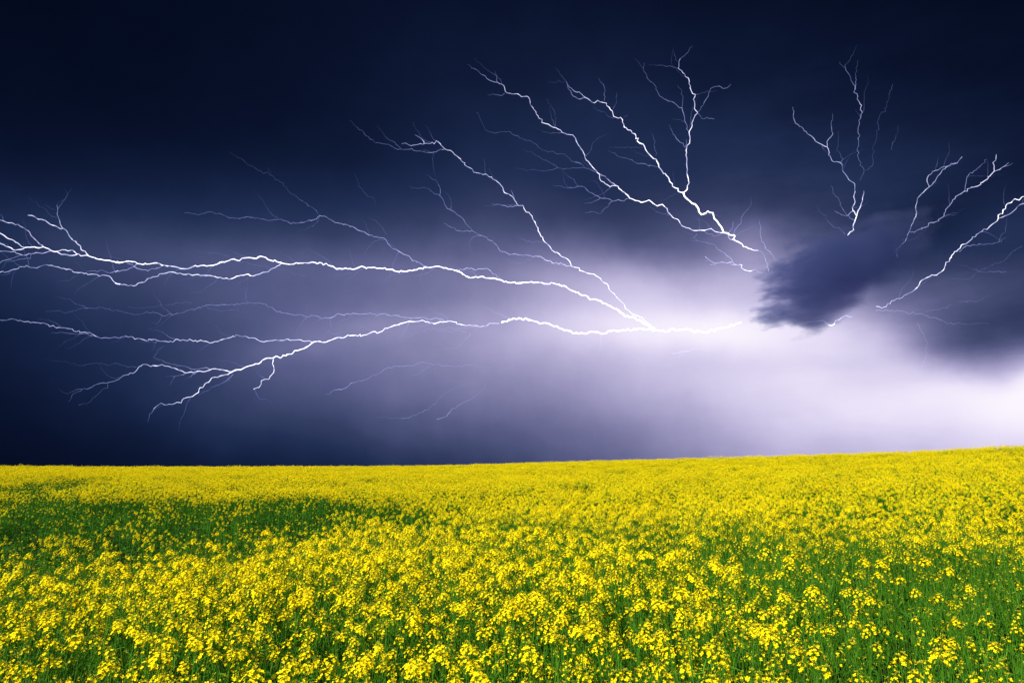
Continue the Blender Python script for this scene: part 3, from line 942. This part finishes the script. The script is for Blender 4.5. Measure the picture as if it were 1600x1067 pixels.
  ('twig',1.8,1.5,0.3,0.08,"809,321.6 805,321.6 794,323.6 784,321 768,318.4"),
  ('twig',1.6,1.5,0.2,0.1,"804,311 801,303 798,297"),
  ('twig',1.5,1.4,0.08,0.03,"758,271 757.6,256 756,249"),
  ('twig',1.5,1.4,0.1,0.04,"852,380.4 842,378 824,377.6 816,373 806,369.6"),
 ]),
 ('lightning bolt with a doubled bend snaking down from upper middle to meet the thickest trunk', [
  ('channel',1.5,2.0,0.06,0.4,"730.1,100.6 739,106.7 747.1,111.1 755.2,117.6 765,125.7 771.5,128.2 777.2,129 784.5,131.9 788.6,137.9 789.4,142.8 792.6,145.6 800.7,147.2 808.9,146.9"),
  ('channel',2.0,2.8,0.5,1.1,"808.9,146.9 814.6,151.3 825.9,152.1 828,156.6 828.7,163.9 834.1,171.2 838.1,178.6 842.2,185.1 851.9,193.2 856.8,194.3 862.5,198.4 869,200 877.9,207 886.1,210.2 895,211.1 899.1,215.9 902.3,224.1 908,233 912.1,239.5 913.7,246 919.4,252.5 924.2,259 929.5,265 937,272.5 936.7,278.5 939.2,283 946,287.5 953.5,292 956.5,290.2 962.5,290.2 970,296.5 976,301 981.2,305.5 984.2,310 993,313.5 1001.9,316.3 1009.2,314.7 1014.4,312.6 1019,316.3 1027.1,322 1035.2,319.6 1042.6,326.1 1045.8,333.4 1051.5,339.9"),
  ('channel',2.5,2.2,0.9,0.7,"1051.5,339.9 1060.4,343.9 1063.7,350.4 1069.4,354.5 1077.5,356.9 1085.6,360.5 1093.7,359.9 1103.5,359.4 1111.6,357.4 1117.3,361.8 1130.3,363.8"),
  ('twig',1.6,1.6,0.15,0.15,"1100.2,361 1108.4,365.9 1119.7,368 1127.9,365.1"),
  ('twig',1.6,1.4,0.15,0.03,"1045.8,336.6 1036.9,334.2 1027.1,331.7 1019,326.1 1014.9,322.8"),
  ('twig',1.6,1.4,0.15,0.03,"777.2,128.2 774.7,116 773.1,111.1"),
  ('twig',1.6,1.4,0.15,0.04,"788.6,146.1 783.7,149.8 776.4,148.2 761.7,147.2"),
  ('twig',1.5,1.3,0.08,0.02,"866.6,198.5 868.2,187.5 867.4,177.7 862.5,168 852.7,155"),
  ('branch',1.6,1.5,0.05,0.1,"744.7,176.1 750.4,185.9 755.2,195.6 759.3,203.7 773.1,208.3 781.2,206.2 794.2,205.7 805.6,211.9 817,216.7 830,220.8 838.1,225.7 844.6,232.2 856,237.9 864.1,236.6 870.6,241.1 882,241.1 888.5,246.8 893.4,252.5 908,256.6 898,253.7 907.7,255.7 913,260.5"),
  ('branch',1.5,1.4,0.12,0.03,"937,272.2 929.5,268.7 922,265 916,263 904,262.7 895,262.3 887.5,263.5 871,262 865,264.7 853,267.5 841,266.2 832,265 823,266.9 815.5,265 805,263"),
  ('twig',1.5,1.4,0.09,0.02,"871,262 862,256 857.5,253 850,250 844,246.2 835,241.7 830.5,237.2 821.5,235.7 815.5,234.2"),
  ('branch',1.9,2.0,0.35,0.4,"938.5,272.2 946,275.8 950.5,280.7 955,285.2 962.5,290.2"),
  ('branch',1.8,1.5,0.35,0.05,"982,310 975.2,314.2 966.2,311.8 957.2,314.5 952.7,311.5 946,310 937.7,309.2 932.5,305.5 926.5,302.5 920.5,300.2 916.7,296.5 913,292 903.2,291.2 895,293.5 884.5,293.5 875.5,290.5 864.2,289.7"),
  ('twig',1.5,1.3,0.1,0.03,"903.2,291.2 896.5,280 887.5,275.5 883,271 877.7,265.7"),
  ('twig',1.5,1.4,0.15,0.06,"937.7,309.5 929.5,314.2 922,317.2 913,318.2"),
  ('twig',1.6,1.5,0.15,0.07,"956.5,314.8 949,323.5 940,332.5 937,334.3 929.5,331.3 922.7,331 914.5,332.8"),
  ('twig',1.5,1.4,0.12,0.03,"1088.9,365.9 1084,372.4 1077.5,372.7"),
 ]),
 ('tree shaped lightning bolt with the thickest trunk and two tall arms', [
  ('channel',5.0,4.2,1.6,1.3,"1067.7,300.9 1069.4,306.6 1073.4,310.6 1078.3,314.7 1081.6,317.9 1086.4,319.2 1090.5,324.4 1092.1,330.9 1096.2,335.3 1100.2,334.2 1105.9,330.1 1114.1,332.6 1116.2,341.5 1120.6,345.6 1123,349.6 1127.1,354.5 1130.3,363.4 1137.6,364.7 1140.1,367 1147.4,367.5 1148.7,369.1 1145.7,374"),
  ('channel',3.4,2.2,1.2,0.7,"1145.7,374 1149.8,376.4 1154.7,378.4 1159.6,381.3 1162,385.7 1170.1,388.6 1177.4,391.1 1184.7,391.4"),
  ('branch',2.2,2.4,0.7,0.8,"1137.6,365.9 1138.4,370.7 1140.9,374 1145.7,374.8"),
  ('branch',1.7,3.2,0.35,1.1,"1063.2,91.8 1061,95.9 1061,103.7 1059.8,107.1 1070,116.1 1075.6,122.2 1076.7,130.7 1080.1,142 1082.3,146.5 1086.8,148 1083.5,155.5 1085.7,163.3 1085,170.1 1090.2,175.7 1083.9,185.8 1081.7,196 1076.7,206.5 1078.3,215.1 1077.8,220.2 1073.3,230.8 1071.8,242.1 1073.3,247.7 1072.9,256.7 1074,264.6 1073.3,270.2 1075.6,279.2 1076.7,285.9 1074,290.4 1074,296 1067.7,301"),
  ('twig',1.6,1.4,0.15,0.03,"1063.2,91.4 1070,86.9 1076.7,79 1082.3,71.1"),
  ('twig',1.5,1.3,0.08,0.02,"1057.6,95.9 1054.2,86.9 1052,79"),
  ('branch',1.8,1.6,0.3,0.06,"1076.7,206.1 1071.1,191.5 1068.8,180.2 1065.5,168.5 1061,168.3 1052,160 1044.1,158.2 1030.6,150.5 1027.2,143.1 1022.7,133 1013.7,125.1 1009.2,115 1005.2,107.1 1006.5,98.1"),
  ('twig',1.6,1.4,0.15,0.03,"1065.9,168.3 1066.6,158.8 1067.3,153.2 1064.3,139.7 1058.7,133"),
  ('branch',1.7,1.6,0.2,0.15,"1090.2,175.7 1094.7,171.2 1100.3,160 1104.8,153.2 1110.5,138.6 1123.9,134.6 1129.6,138.6 1135.2,137.9 1141.9,131.9"),
  ('twig',1.6,1.6,0.15,0.2,"1090.2,176.8 1094.7,181.3 1096.5,185.2 1108.2,185.4 1116.1,186.3"),
  ('twig',1.8,1.4,0.3,0.04,"1071.1,230.8 1063.2,222.9 1056.5,216.2 1050.9,207.2 1045.2,194.8"),
  ('twig',1.7,1.6,0.3,0.2,"1071.8,230.1 1073.3,222.9 1072.2,218.4"),
  ('branch',1.6,2.2,0.12,0.6,"885.2,128.2 889.3,136.3 896.6,142.3 904.7,143.9 914.5,152.6 921.8,156.9"),
  ('branch',2.2,3.2,0.6,1.1,"921.8,156.9 929.1,161 934,157.1 943.7,160.7 951.9,168 956.7,173.7 958.6,181.1 972.9,187.5 975.4,198.9 992.5,209.6 1000.2,224.1 1007,228.6 1010.4,236.4 1018.2,245 1025,248.8 1029,256.7 1029.5,261.2 1039.6,271.3 1044.1,276.9 1046.4,283.7 1055.3,293.8 1063.2,300.5 1067.7,301"),
  ('twig',1.6,1.6,0.15,0.3,"885.2,128.2 887.7,138.7 895,150.1 903.1,154.7 907.2,155 914.5,152.6"),
  ('twig',1.4,1.3,0.06,0.015,"885.2,128.2 875.5,128.2 856,129.5"),
  ('twig',1.5,1.3,0.08,0.012,"885.2,128.2 879.6,121.7 873.9,113.6 865.7,105.4"),
  ('twig',1.5,1.4,0.1,0.02,"959.2,185.1 951.9,182.6 943.7,174.8 934,173.2 925.9,166.4"),
  ('twig',1.6,1.4,0.2,0.05,"944.4,157.9 945.4,141.9 943.3,133 935.5,122.3"),
  ('twig',1.5,1.3,0.12,0.04,"957.5,171.1 963.2,156.2 963.2,145.5"),
  ('twig',1.5,1.3,0.1,0.04,"974.6,182.9 981.8,179.3"),
  ('twig',1.6,1.4,0.15,0.05,"1024.5,243.4 1022.7,223.8 1019.2,209.6"),
  ('twig',1.6,1.4,0.2,0.04,"1028.1,260.1 1010.3,257.6 992.5,254.1 978.2,247 964,243.4 949.7,236.3"),
  ('twig',1.7,1.6,0.3,0.15,"1138.4,364.2 1142.5,359.4 1144.9,356.1 1145.4,350.4 1145.7,346.4"),
  ('twig',1.6,1.4,0.2,0.03,"1145.7,367.5 1148.2,359.4 1155.5,351.2 1158.7,345.6 1157.9,341.5 1162.8,333.4 1168.5,326.9 1174.2,318.7 1173.4,309"),
  ('twig',1.6,2.0,0.15,0.35,"1184.7,391.9 1192.9,396.7 1196.1,404.9 1200.2,413 1200.7,424.4"),
 ]),
 ('short curly lightning bolt just left of the dark cloud tip, below the thick trunk', [
  ('channel',1.7,2.2,0.3,0.8,"1101.9,400.8 1110,407.3 1118.1,411.4 1136,411.4 1142.5,408.9 1144.9,409.7 1150.6,413.8 1153.9,414.6 1157.1,413.3 1159.6,414.3 1157.9,417.9 1163.6,421.9 1168.5,423.2 1175,423.2"),
  ('channel',2.0,1.5,0.5,0.1,"1175,423.2 1180.7,420.8 1184.7,425.2 1191.2,426.8 1197.7,426.8"),
  ('twig',1.7,1.7,0.3,0.3,"1110,413.8 1118.1,413 1118.9,411.4"),
  ('branch',1.8,1.4,0.4,0.03,"1144.9,408.1 1138.4,400.8 1132.7,395.9 1121.4,389.4 1118.1,383.7 1113.2,381.3 1103.5,378.9 1090.5,376.4 1077.5,375.6"),
  ('twig',1.7,1.7,0.4,0.4,"1140.9,409.7 1142.5,413.3 1150.6,413.8"),
 ]),
 ('thin wriggling lightning filament hanging beside the tip of the dark cloud', [
  ('channel',1.6,1.6,0.1,0.3,"1187.2,344.7 1188.8,357.7 1188,367.5 1190.4,377.2 1195.3,382.9 1196.9,389.4"),
  ('channel',1.7,1.4,0.3,0.06,"1196.9,389.4 1202.6,392.7 1205.9,397.6 1209.1,400 1209.1,404.9 1215.6,407.3 1222.1,409.7"),
 ]),
 ('upright lightning bolt rising out of the top of the dark cloud', [
  ('channel',3.6,2.0,1.2,0.6,"1324.6,368 1334.1,359 1333.6,350.9 1336.8,342.7 1338.8,337.3 1332.8,329.1 1332,323.7 1336.3,315.5 1334.1,307.4 1336.3,299.2"),
  ('branch',2.8,2.0,1.0,0.5,"1338.8,337.3 1339.6,333.2 1345,322.3 1347.7,311.5 1349.1,304.7 1349.9,297.9"),
  ('twig',1.6,1.7,0.3,0.15,"1332.8,330.5 1323.3,337.8 1315.1,335.9 1304.2,329.1"),
  ('branch',1.7,1.5,0.2,0.1,"1334.1,344.1 1323.3,335.9 1315.1,323.7 1311,311.5 1301.5,302 1298.3,289.7"),
  ('branch',1.6,1.4,0.12,0.04,"1320.5,367.2 1312.4,356.3 1301.5,354.1 1293.4,345.4 1283.9,333.2 1276.5,321"),
  ('branch',1.9,1.9,0.3,0.5,"1336,299.2 1335.5,287 1330.1,283.5 1324.6,277.5 1317.3,268 1316.5,259.8 1312.4,253.9 1301.5,252.5 1294.7,242.2 1292.6,229.9"),
  ('branch',1.9,1.6,0.5,0.2,"1292.6,229.9 1283.9,225.9 1278.4,223.2 1270.3,215 1262.1,209.6 1255.3,201.4 1243.1,192.7 1239.6,182.4 1239,167.4"),
  ('twig',1.8,1.5,0.4,0.1,"1292.6,229.9 1294.7,217.7 1298.8,213.6 1299.6,201.4 1298.8,193.3 1301,177"),
  ('twig',1.5,1.4,0.1,0.04,"1317.8,257.9 1313.8,242.2 1307.5,235.4 1309.7,223.2 1310.5,205.5"),
  ('branch',1.5,1.7,0.06,0.35,"1343.6,281.6 1350.4,268 1349.9,263.9 1342.3,250.3 1340.1,242.2 1341.7,228.6 1340.9,204.1 1342.3,196 1345,185.1 1347.7,175.6 1344.5,171.5"),
  ('branch',1.8,1.5,0.4,0.05,"1344.5,171.5 1346.4,164.7 1339.6,155.2 1339.6,147.1 1334.1,144.3 1336.8,138.9 1331.4,128 1327.3,117.2 1321.9,110.4 1312.4,96.8"),
  ('twig',1.6,1.4,0.2,0.04,"1335.5,140.3 1336.8,134.8 1338.2,125.3 1336.3,115.8 1339.6,103.6 1340.9,94.1"),
  ('branch',1.5,1.5,0.06,0.06,"1353.2,266.6 1362.7,259.8 1364,240.8 1364,228.6 1369.5,217.7 1372.7,198.7 1372.2,187.8 1377.6,175.6 1384.4,174.2 1385.8,162 1391.2,144.3 1395.3,132.1"),
  ('twig',1.4,1.4,0.08,0.03,"1392.6,234 1393.9,228.6 1398,220.4 1399.9,210.9 1404.8,196"),
 ]),
 ('lightning bolt with a small loop at its top, right of the dark cloud', [
  ('channel',1.7,2.4,0.15,0.8,"1401.8,402.2 1401,389.5 1408.1,383.2 1414.4,377.3 1418.2,366.7 1423.3,355.3 1427.1,347.7 1430.9,338.9 1432.2,331.3 1430.9,323.7"),
  ('channel',1.8,1.8,0.5,0.5,"1430.9,323.7 1432.9,317.3 1433.4,311 1439.7,303.4 1446.1,297.1 1452.4,292 1448.6,283.2 1451.1,274.3 1461.3,266.7 1471.4,261.6 1480.3,259.9 1491.6,256.1 1498,251.5 1503.5,245.2"),
  ('branch',1.8,1.8,0.3,0.35,"1452.4,292 1461.3,283.2 1466.3,274.3 1472.7,265.4 1481.5,259.9 1486.6,255.3 1494.2,254.1"),
  ('branch',1.8,2.4,0.3,0.7,"1420.8,362.9 1435.9,358.6 1446.1,355.3 1454.9,347.7 1462.5,346.5 1475.2,337.6 1477.7,327.5 1484.1,321.1 1489.1,312.3 1498,304.7 1506.8,298.9 1518.2,292.8 1528.4,290.8 1542.3,280.6 1553.7,268"),
  ('twig',2.0,1.6,0.5,0.15,"1553.7,268 1562.5,264.9 1570.1,259.9 1576.5,254.1"),
  ('twig',2.0,1.7,0.6,0.3,"1553.7,268 1553.7,259.1 1551.6,254.1 1556.2,250.3 1557,241.4"),
  ('branch',1.7,1.5,0.25,0.08,"1506.8,299.6 1509.4,287 1511.1,276.8 1519.5,270.5 1532.2,259.1 1542.3,249"),
  ('twig',1.6,1.4,0.2,0.06,"1567.6,260.4 1575.2,259.1 1582.8,254.8"),
  ('twig',1.5,1.3,0.12,0.03,"1475.2,338.4 1486.6,336.3 1496.7,335.1"),
  ('twig',1.6,1.5,0.2,0.2,"1410.6,374.3 1415.2,376.8"),
 ]),
 ('bright lightning bolt climbing from the glow under the cloud to the right edge', [
  ('channel',2.0,1.8,0.6,0.3,"1368.9,478.6 1381.5,479.9 1392.9,470.5 1405.6,466.7 1415.7,460.4 1427.1,454.8"),
  ('channel',2.2,2.8,0.7,1.0,"1427.1,454.8 1434.7,447.7 1441,437.6 1448.6,433.8 1463.8,430 1473.9,422.4 1477.7,413.5 1486.6,402.2 1491.6,393.3 1498,389.5 1504.3,381.9 1511.9,379.4 1525.8,366.7 1534.7,361.6 1547.3,353.5 1554.9,347.7 1560,341.4 1560,336.3 1571.4,326.2 1573.9,318.6 1582.8,313.5 1600,307.2 1615.7,302.2"),
  ('branch',2.0,2.0,0.5,0.4,"1560,341.4 1570.1,337.6 1579,333.8 1587.8,326.2 1594.2,319.9 1600,318.1 1615.7,313.5"),
  ('branch',1.7,1.4,0.25,0.05,"1499.2,393.3 1509.4,384.9 1522,382.4 1547.3,381.4 1560,378.6 1572.7,370.5"),
 ]),
 ('faint crossing lightning threads near the right edge, below the bright climbing bolt', [
  ('channel',1.5,1.5,0.04,0.1,"1499.2,414.3 1511.9,416.1 1522,421.1 1532.2,424.4 1542.3,426.2 1554.9,424.9 1572.7,424.4"),
  ('branch',1.4,1.5,0.03,0.07,"1471.4,438.9 1486.6,435.6 1514.4,437.1 1522,430 1527.1,424.9 1537.2,421.1 1547.3,414.8 1567.6,408.5 1576.5,399.6 1587.8,389.5 1598,384.4"),
 ]),
 ('pale level lightning thread in the violet cloud at the lower right', [
  ('channel',1.8,1.5,0.2,0.05,"1368.1,485.3 1395.6,484.9 1416.9,488.2 1445.4,492.8 1459.7,496.3 1477.5,503.5 1491.8,506.3 1523.8,505.3 1545.2,506"),
  ('branch',1.5,1.5,0.05,0.1,"1445.4,487.4 1463.3,483.9 1488.2,476"),
  ('branch',1.5,1.4,0.1,0.03,"1498.9,471.4 1520.3,470.7 1548.8,462.5"),
  ('twig',1.5,1.4,0.12,0.05,"1434.8,503.5 1441.9,519.5 1449,533.8 1448.3,555.1 1440.1,574.7"),
 ]),
 ('short bright lightning bolt with a dip, right under the dark cloud', [
  ('channel',2.0,2.8,0.4,1.0,"1259.6,503.4 1269.9,502.7 1281.2,501.5 1287.7,500.6 1291.5,505.9 1296.2,508.1 1302.7,507.4 1305.2,501.2"),
  ('channel',2.6,2.0,1.0,0.3,"1305.2,501.2 1311.2,499.7 1316.8,495.5 1322.4,492.7 1328,495 1331.8,495.2"),
 ]),
 ('dim arched lightning thread low in the middle, ending in a small fork at its left', [
  ('channel',1.8,1.4,0.2,0.03,"526.9,609.5 540,606.1 553.1,597.5 577.5,590 592.5,583.2 600,576.8 618.7,572 641.2,571.2 663.7,566.7 678.7,569.3 697.5,571.2 727.5,570.5 761.2,572.3 781.8,570.5"),
  ('twig',1.4,1.6,0.04,0.2,"508.1,617 526.9,609.5"),
  ('branch',1.4,1.3,0.08,0.02,"671.2,573.1 656.2,582.5 630,591.8"),
 ]),
 ('left one of two faint curved lightning threads low over the field', [
  ('channel',1.6,1.4,0.12,0.03,"626.2,653.7 641.2,651.8 656.2,644.3 671.2,638 682.5,626.7 690,618.1 705,608.7 735,597.5"),
  ('twig',1.3,1.3,0.03,0.06,"588.7,651.8 626.2,653.7"),
 ]),
 ('right one of two faint curved lightning threads low over the field', [
  ('channel',1.6,1.4,0.18,0.03,"682.5,654.8 695.6,651.1 705,640.6 720,631.2 735,623.7 750,612.5 763.1,597.5"),
 ]),
 ('faint short lightning thread standing in the dark sky left of the tangle of blue twigs', [
  ('channel',1.4,1.4,0.02,0.05,"551.7,267.2 555.6,277.7 563.5,293.5 568.7,300.1 574,306.6"),
  ('twig',1.4,1.3,0.05,0.02,"574,306.6 584.5,310.6 587.1,319.7"),
 ]),
 ('hair thin lightning thread under the bright junction on the pale glow', [
  ('channel',1.6,1.4,0.25,0.05,"1050,552.6 1062.5,550.5 1074.9,548 1092.8,543.7 1107,548"),
 ]),
]



def bolt_dist(px, py):
    """Distance of the discharge through a part of the sky: it winds nearer and farther by hundreds of metres."""
    return 3300 + 260 * math.sin(px * .004 + 1.2) + 170 * math.sin(py * .011 + px * .003) + 60 * math.sin(px * .021 + py * .017)


def crooked(p, rg):
    """Adds the fine zigzag of a discharge between traced points."""
    out = [p[0]]
    for a, b in zip(p, p[1:]):
        L = math.hypot(b[0] - a[0], b[1] - a[1])
        n = max(1, min(6, int(L / 3.2)))
        for k in range(1, n):
            q = k / n
            s = min(L * .075, 1.1)
            out.append((a[0] + (b[0] - a[0]) * q + rg.gauss(0, s), a[1] + (b[1] - a[1]) * q + rg.gauss(0, s)))
        out.append(b)
    return out


def hair(parts, seed):
    """Hair-thin side threads that leave the longer strokes, pointing away from the heart of the discharge."""
    rg = random.Random(seed + 5000)
    out = []
    for name, w0, w1, g0, g1, s in parts:
        p = [tuple(map(float, q.split(','))) for q in s.split()]
        if name == 'twig' or max(g0, g1) < .25:
            continue
        run = sum(math.hypot(b[0] - a[0], b[1] - a[1]) for a, b in zip(p, p[1:]))
        for _ in range(int(run / 62 + rg.random() * .8)):
            i = rg.randrange(1, len(p) - 1) if len(p) > 2 else 0
            x, y = p[i]
            base = math.atan2(p[i - 1][1] - p[min(i + 1, len(p) - 1)][1], p[i - 1][0] - p[min(i + 1, len(p) - 1)][0])
            away = math.atan2(y - 500, x - 1120)
            if math.cos(base - away) < 0:
                base += math.pi
            a = base + rg.choice((-1, 1)) * rg.uniform(.3, .95)
            q = [(x, y)]
            for k in range(rg.randint(3, 7)):
                a += rg.gauss(0, .28)
                L = rg.uniform(5, 11)
                q.append((q[-1][0] + math.cos(a) * L, q[-1][1] + math.sin(a) * L))
            out.append(('twig', 1.4, 1.2, rg.uniform(.05, .12), .012, ' '.join('%.1f,%.1f' % z for z in q)))
    return parts + out


def make_bolt(label, parts, seed):
    rg = random.Random(seed)
    eye = Vector((0, 0, CAM_Z))
    root = None
    for name, w0, w1, g0, g1, s in parts:
        p = [tuple(map(float, q.split(','))) for q in s.split()]
        p = crooked(p, rg)
        if root is None:
            c0 = eye + ray(*p[0]) * bolt_dist(*p[0])
            root = bpy.data.objects.new('lightning_bolt', None)
            root.location = c0
            root.empty_display_size = 50
            C.objects.link(root)
            tag(root, label, 'lightning bolt', 'lightning bolts spread across the storm sky')
        run = [0.0]
        for a, b in zip(p, p[1:]):
            run.append(run[-1] + math.hypot(b[0] - a[0], b[1] - a[1]))
        pts3, rad, gl = [], [], []
        for (u, v), d in zip(p, run):
            q = d / max(run[-1], 1e-6)
            dist = bolt_dist(u, v) + rg.gauss(0, 2.5)
            pts3.append(eye + ray(u, v) * dist - root.location)
            w = (w0 + (w1 - w0) * q) * (1 + .14 * rg.gauss(0, 1))
            rad.append(max(.85, w * .47) * .5 * dist / F_PX)
            g = g0 + (g1 - g0) * q
            slow = 1 + .28 * math.sin(d * .045 + seed) * math.sin(d * .017 + 2 * seed)
            gl.append(slow * (.75 * g if g < .3 else .225 + (g - .3) * .58) * max(.35, 1 + .25 * rg.gauss(0, 1)))
        mb = MB()
        mb.tube(pts3, rad, 5, 0)
        me = mb.mesh(name, [M_BOLT])
        at = me.attributes.new('glow', 'FLOAT', 'POINT')
        at.data.foreach_set('value', np.repeat(np.array(gl, np.float32), 5))
        link(name, me, root)


for k, (label, parts) in enumerate(BOLTS):
    make_bolt(label, hair(parts, k), 300 + k)


# ---------------------------------------------------------------- the torn dark cloud in front of the glow
def make_cloud():
    D = 2500.0
    cpx, cpy = 1300.0, 420.0
    ctr = Vector((0, 0, CAM_Z)) + ray(cpx, cpy) * D
    k = D / F_PX                                            # metres per photo pixel at that distance
    vd = ray(cpx, cpy).normalized()
    ax = Vector((vd.y, -vd.x, 0)).normalized()
    az_ = ax.cross(vd).normalized()
    Mx = Matrix((ax, vd, az_)).transposed().to_4x4()        # local x to the right, y away, z up, unit 100 px
    Mx.translation = ctr
    m, nodes, links = new_mat('storm_cloud_vapour')
    t = NT(m.node_tree)
    tc = nodes.new('ShaderNodeTexCoord')
    vec = tc.outputs['Object']
    sep = nodes.new('ShaderNodeSeparateXYZ')
    u = 100.0 * k
    vs = nodes.new('ShaderNodeVectorMath')
    vs.operation = 'SCALE'
    vs.inputs['Scale'].default_value = 1 / u
    links.new(vec, vs.inputs[0])
    links.new(vs.outputs[0], sep.inputs[0])
    px_, py_, pz_ = sep.outputs
    mp = nodes.new('ShaderNodeMapping')
    mp.inputs['Rotation'].default_value = (0, R(12), 0)
    mp.inputs['Scale'].default_value = (1.3, 0.5, 3.4)
    links.new(vs.outputs[0], mp.inputs[0])
    n1 = t.noise(mp.outputs[0], 1.9, 7.0, 0.7)
    n2 = t.noise(mp.outputs[0], 0.8, 3.0, 0.5)
    xw = t.mad(t.sub(n1, .5), .9, px_)
    zw = t.mad(t.sub(n2, .5), .75, pz_)
    f = 0.0
    for a, x0, z0, sx, sz, deg in CLOUD:
        f = t.mad(t.gauss(xw, zw, (x0 - cpx) / 100, (cpy - z0) / 100, sx / 100, sz / 100, deg), a, f)
    depth = t.op('EXPONENT', t.mul(t.mul(py_, py_), -1.6))
    f = t.mul(f, depth)
    n3 = t.noise(vs.outputs[0], 2.6, 6.0, 0.62)
    dens = t.sub(t.mad(t.sub(n3, .5), .9, t.mad(t.sub(n1, .5), .9, f)), .36)
    dens = t.op('MAXIMUM', t.mul(dens, CLOUD_K), 0.0)
    dens = t.op('MINIMUM', dens, CLOUD_K * .45)
    pv = nodes.new('ShaderNodeVolumePrincipled')
    pv.inputs['Color'].default_value = CLOUD_COL
    pv.inputs['Absorption Color'].default_value = (0.16, 0.20, 0.42, 1)
    pv.inputs['Anisotropy'].default_value = 0.2
    links.new(dens, pv.inputs['Density'])
    out = nodes.new('ShaderNodeOutputMaterial')
    links.new(pv.outputs[0], out.inputs['Volume'])
    import bmesh
    bm = bmesh.new()
    bmesh.ops.create_icosphere(bm, subdivisions=4, radius=1.0)
    rg = random.Random(3)
    ph = [(rg.uniform(1.5, 4), rg.uniform(0, 6.28), Vector((rg.gauss(0, 1), rg.gauss(0, 1), rg.gauss(0, 1))).normalized()) for _ in range(8)]
    c, s = math.cos(R(28)), math.sin(R(28))
    for v in bm.verts:
        q = v.co.normalized()
        w = 1 + .035 * sum(math.sin(fr * q.dot(d) * 2 + p) for fr, p, d in ph)
        X, Y, Z = q.x * 2.0 * w, q.y * 1.15 * w, q.z * 1.15 * w
        v.co = Vector((X * c - Z * s + .28, Y, X * s + Z * c + .02)) * u
    me = bpy.data.meshes.new('storm_cloud')
    bm.to_mesh(me)
    bm.free()
    me.materials.append(m)
    o = link('storm_cloud', me)
    o.matrix_world = Mx
    tag(o, 'ragged dark blue cloud hanging in front of the pale glow', 'cloud')


CLOUD = [(0.95, 1262, 444, 50, 40, 0), (0.9, 1322, 405, 55, 30, 30), (0.62, 1236, 497, 44, 14, -6), (0.42, 1400, 385, 70, 36, 26), (0.2, 1350, 445, 45, 28, 10)]
CLOUD_K = 0.030
CLOUD_COL = (0.070, 0.090, 0.19, 1)
make_cloud()
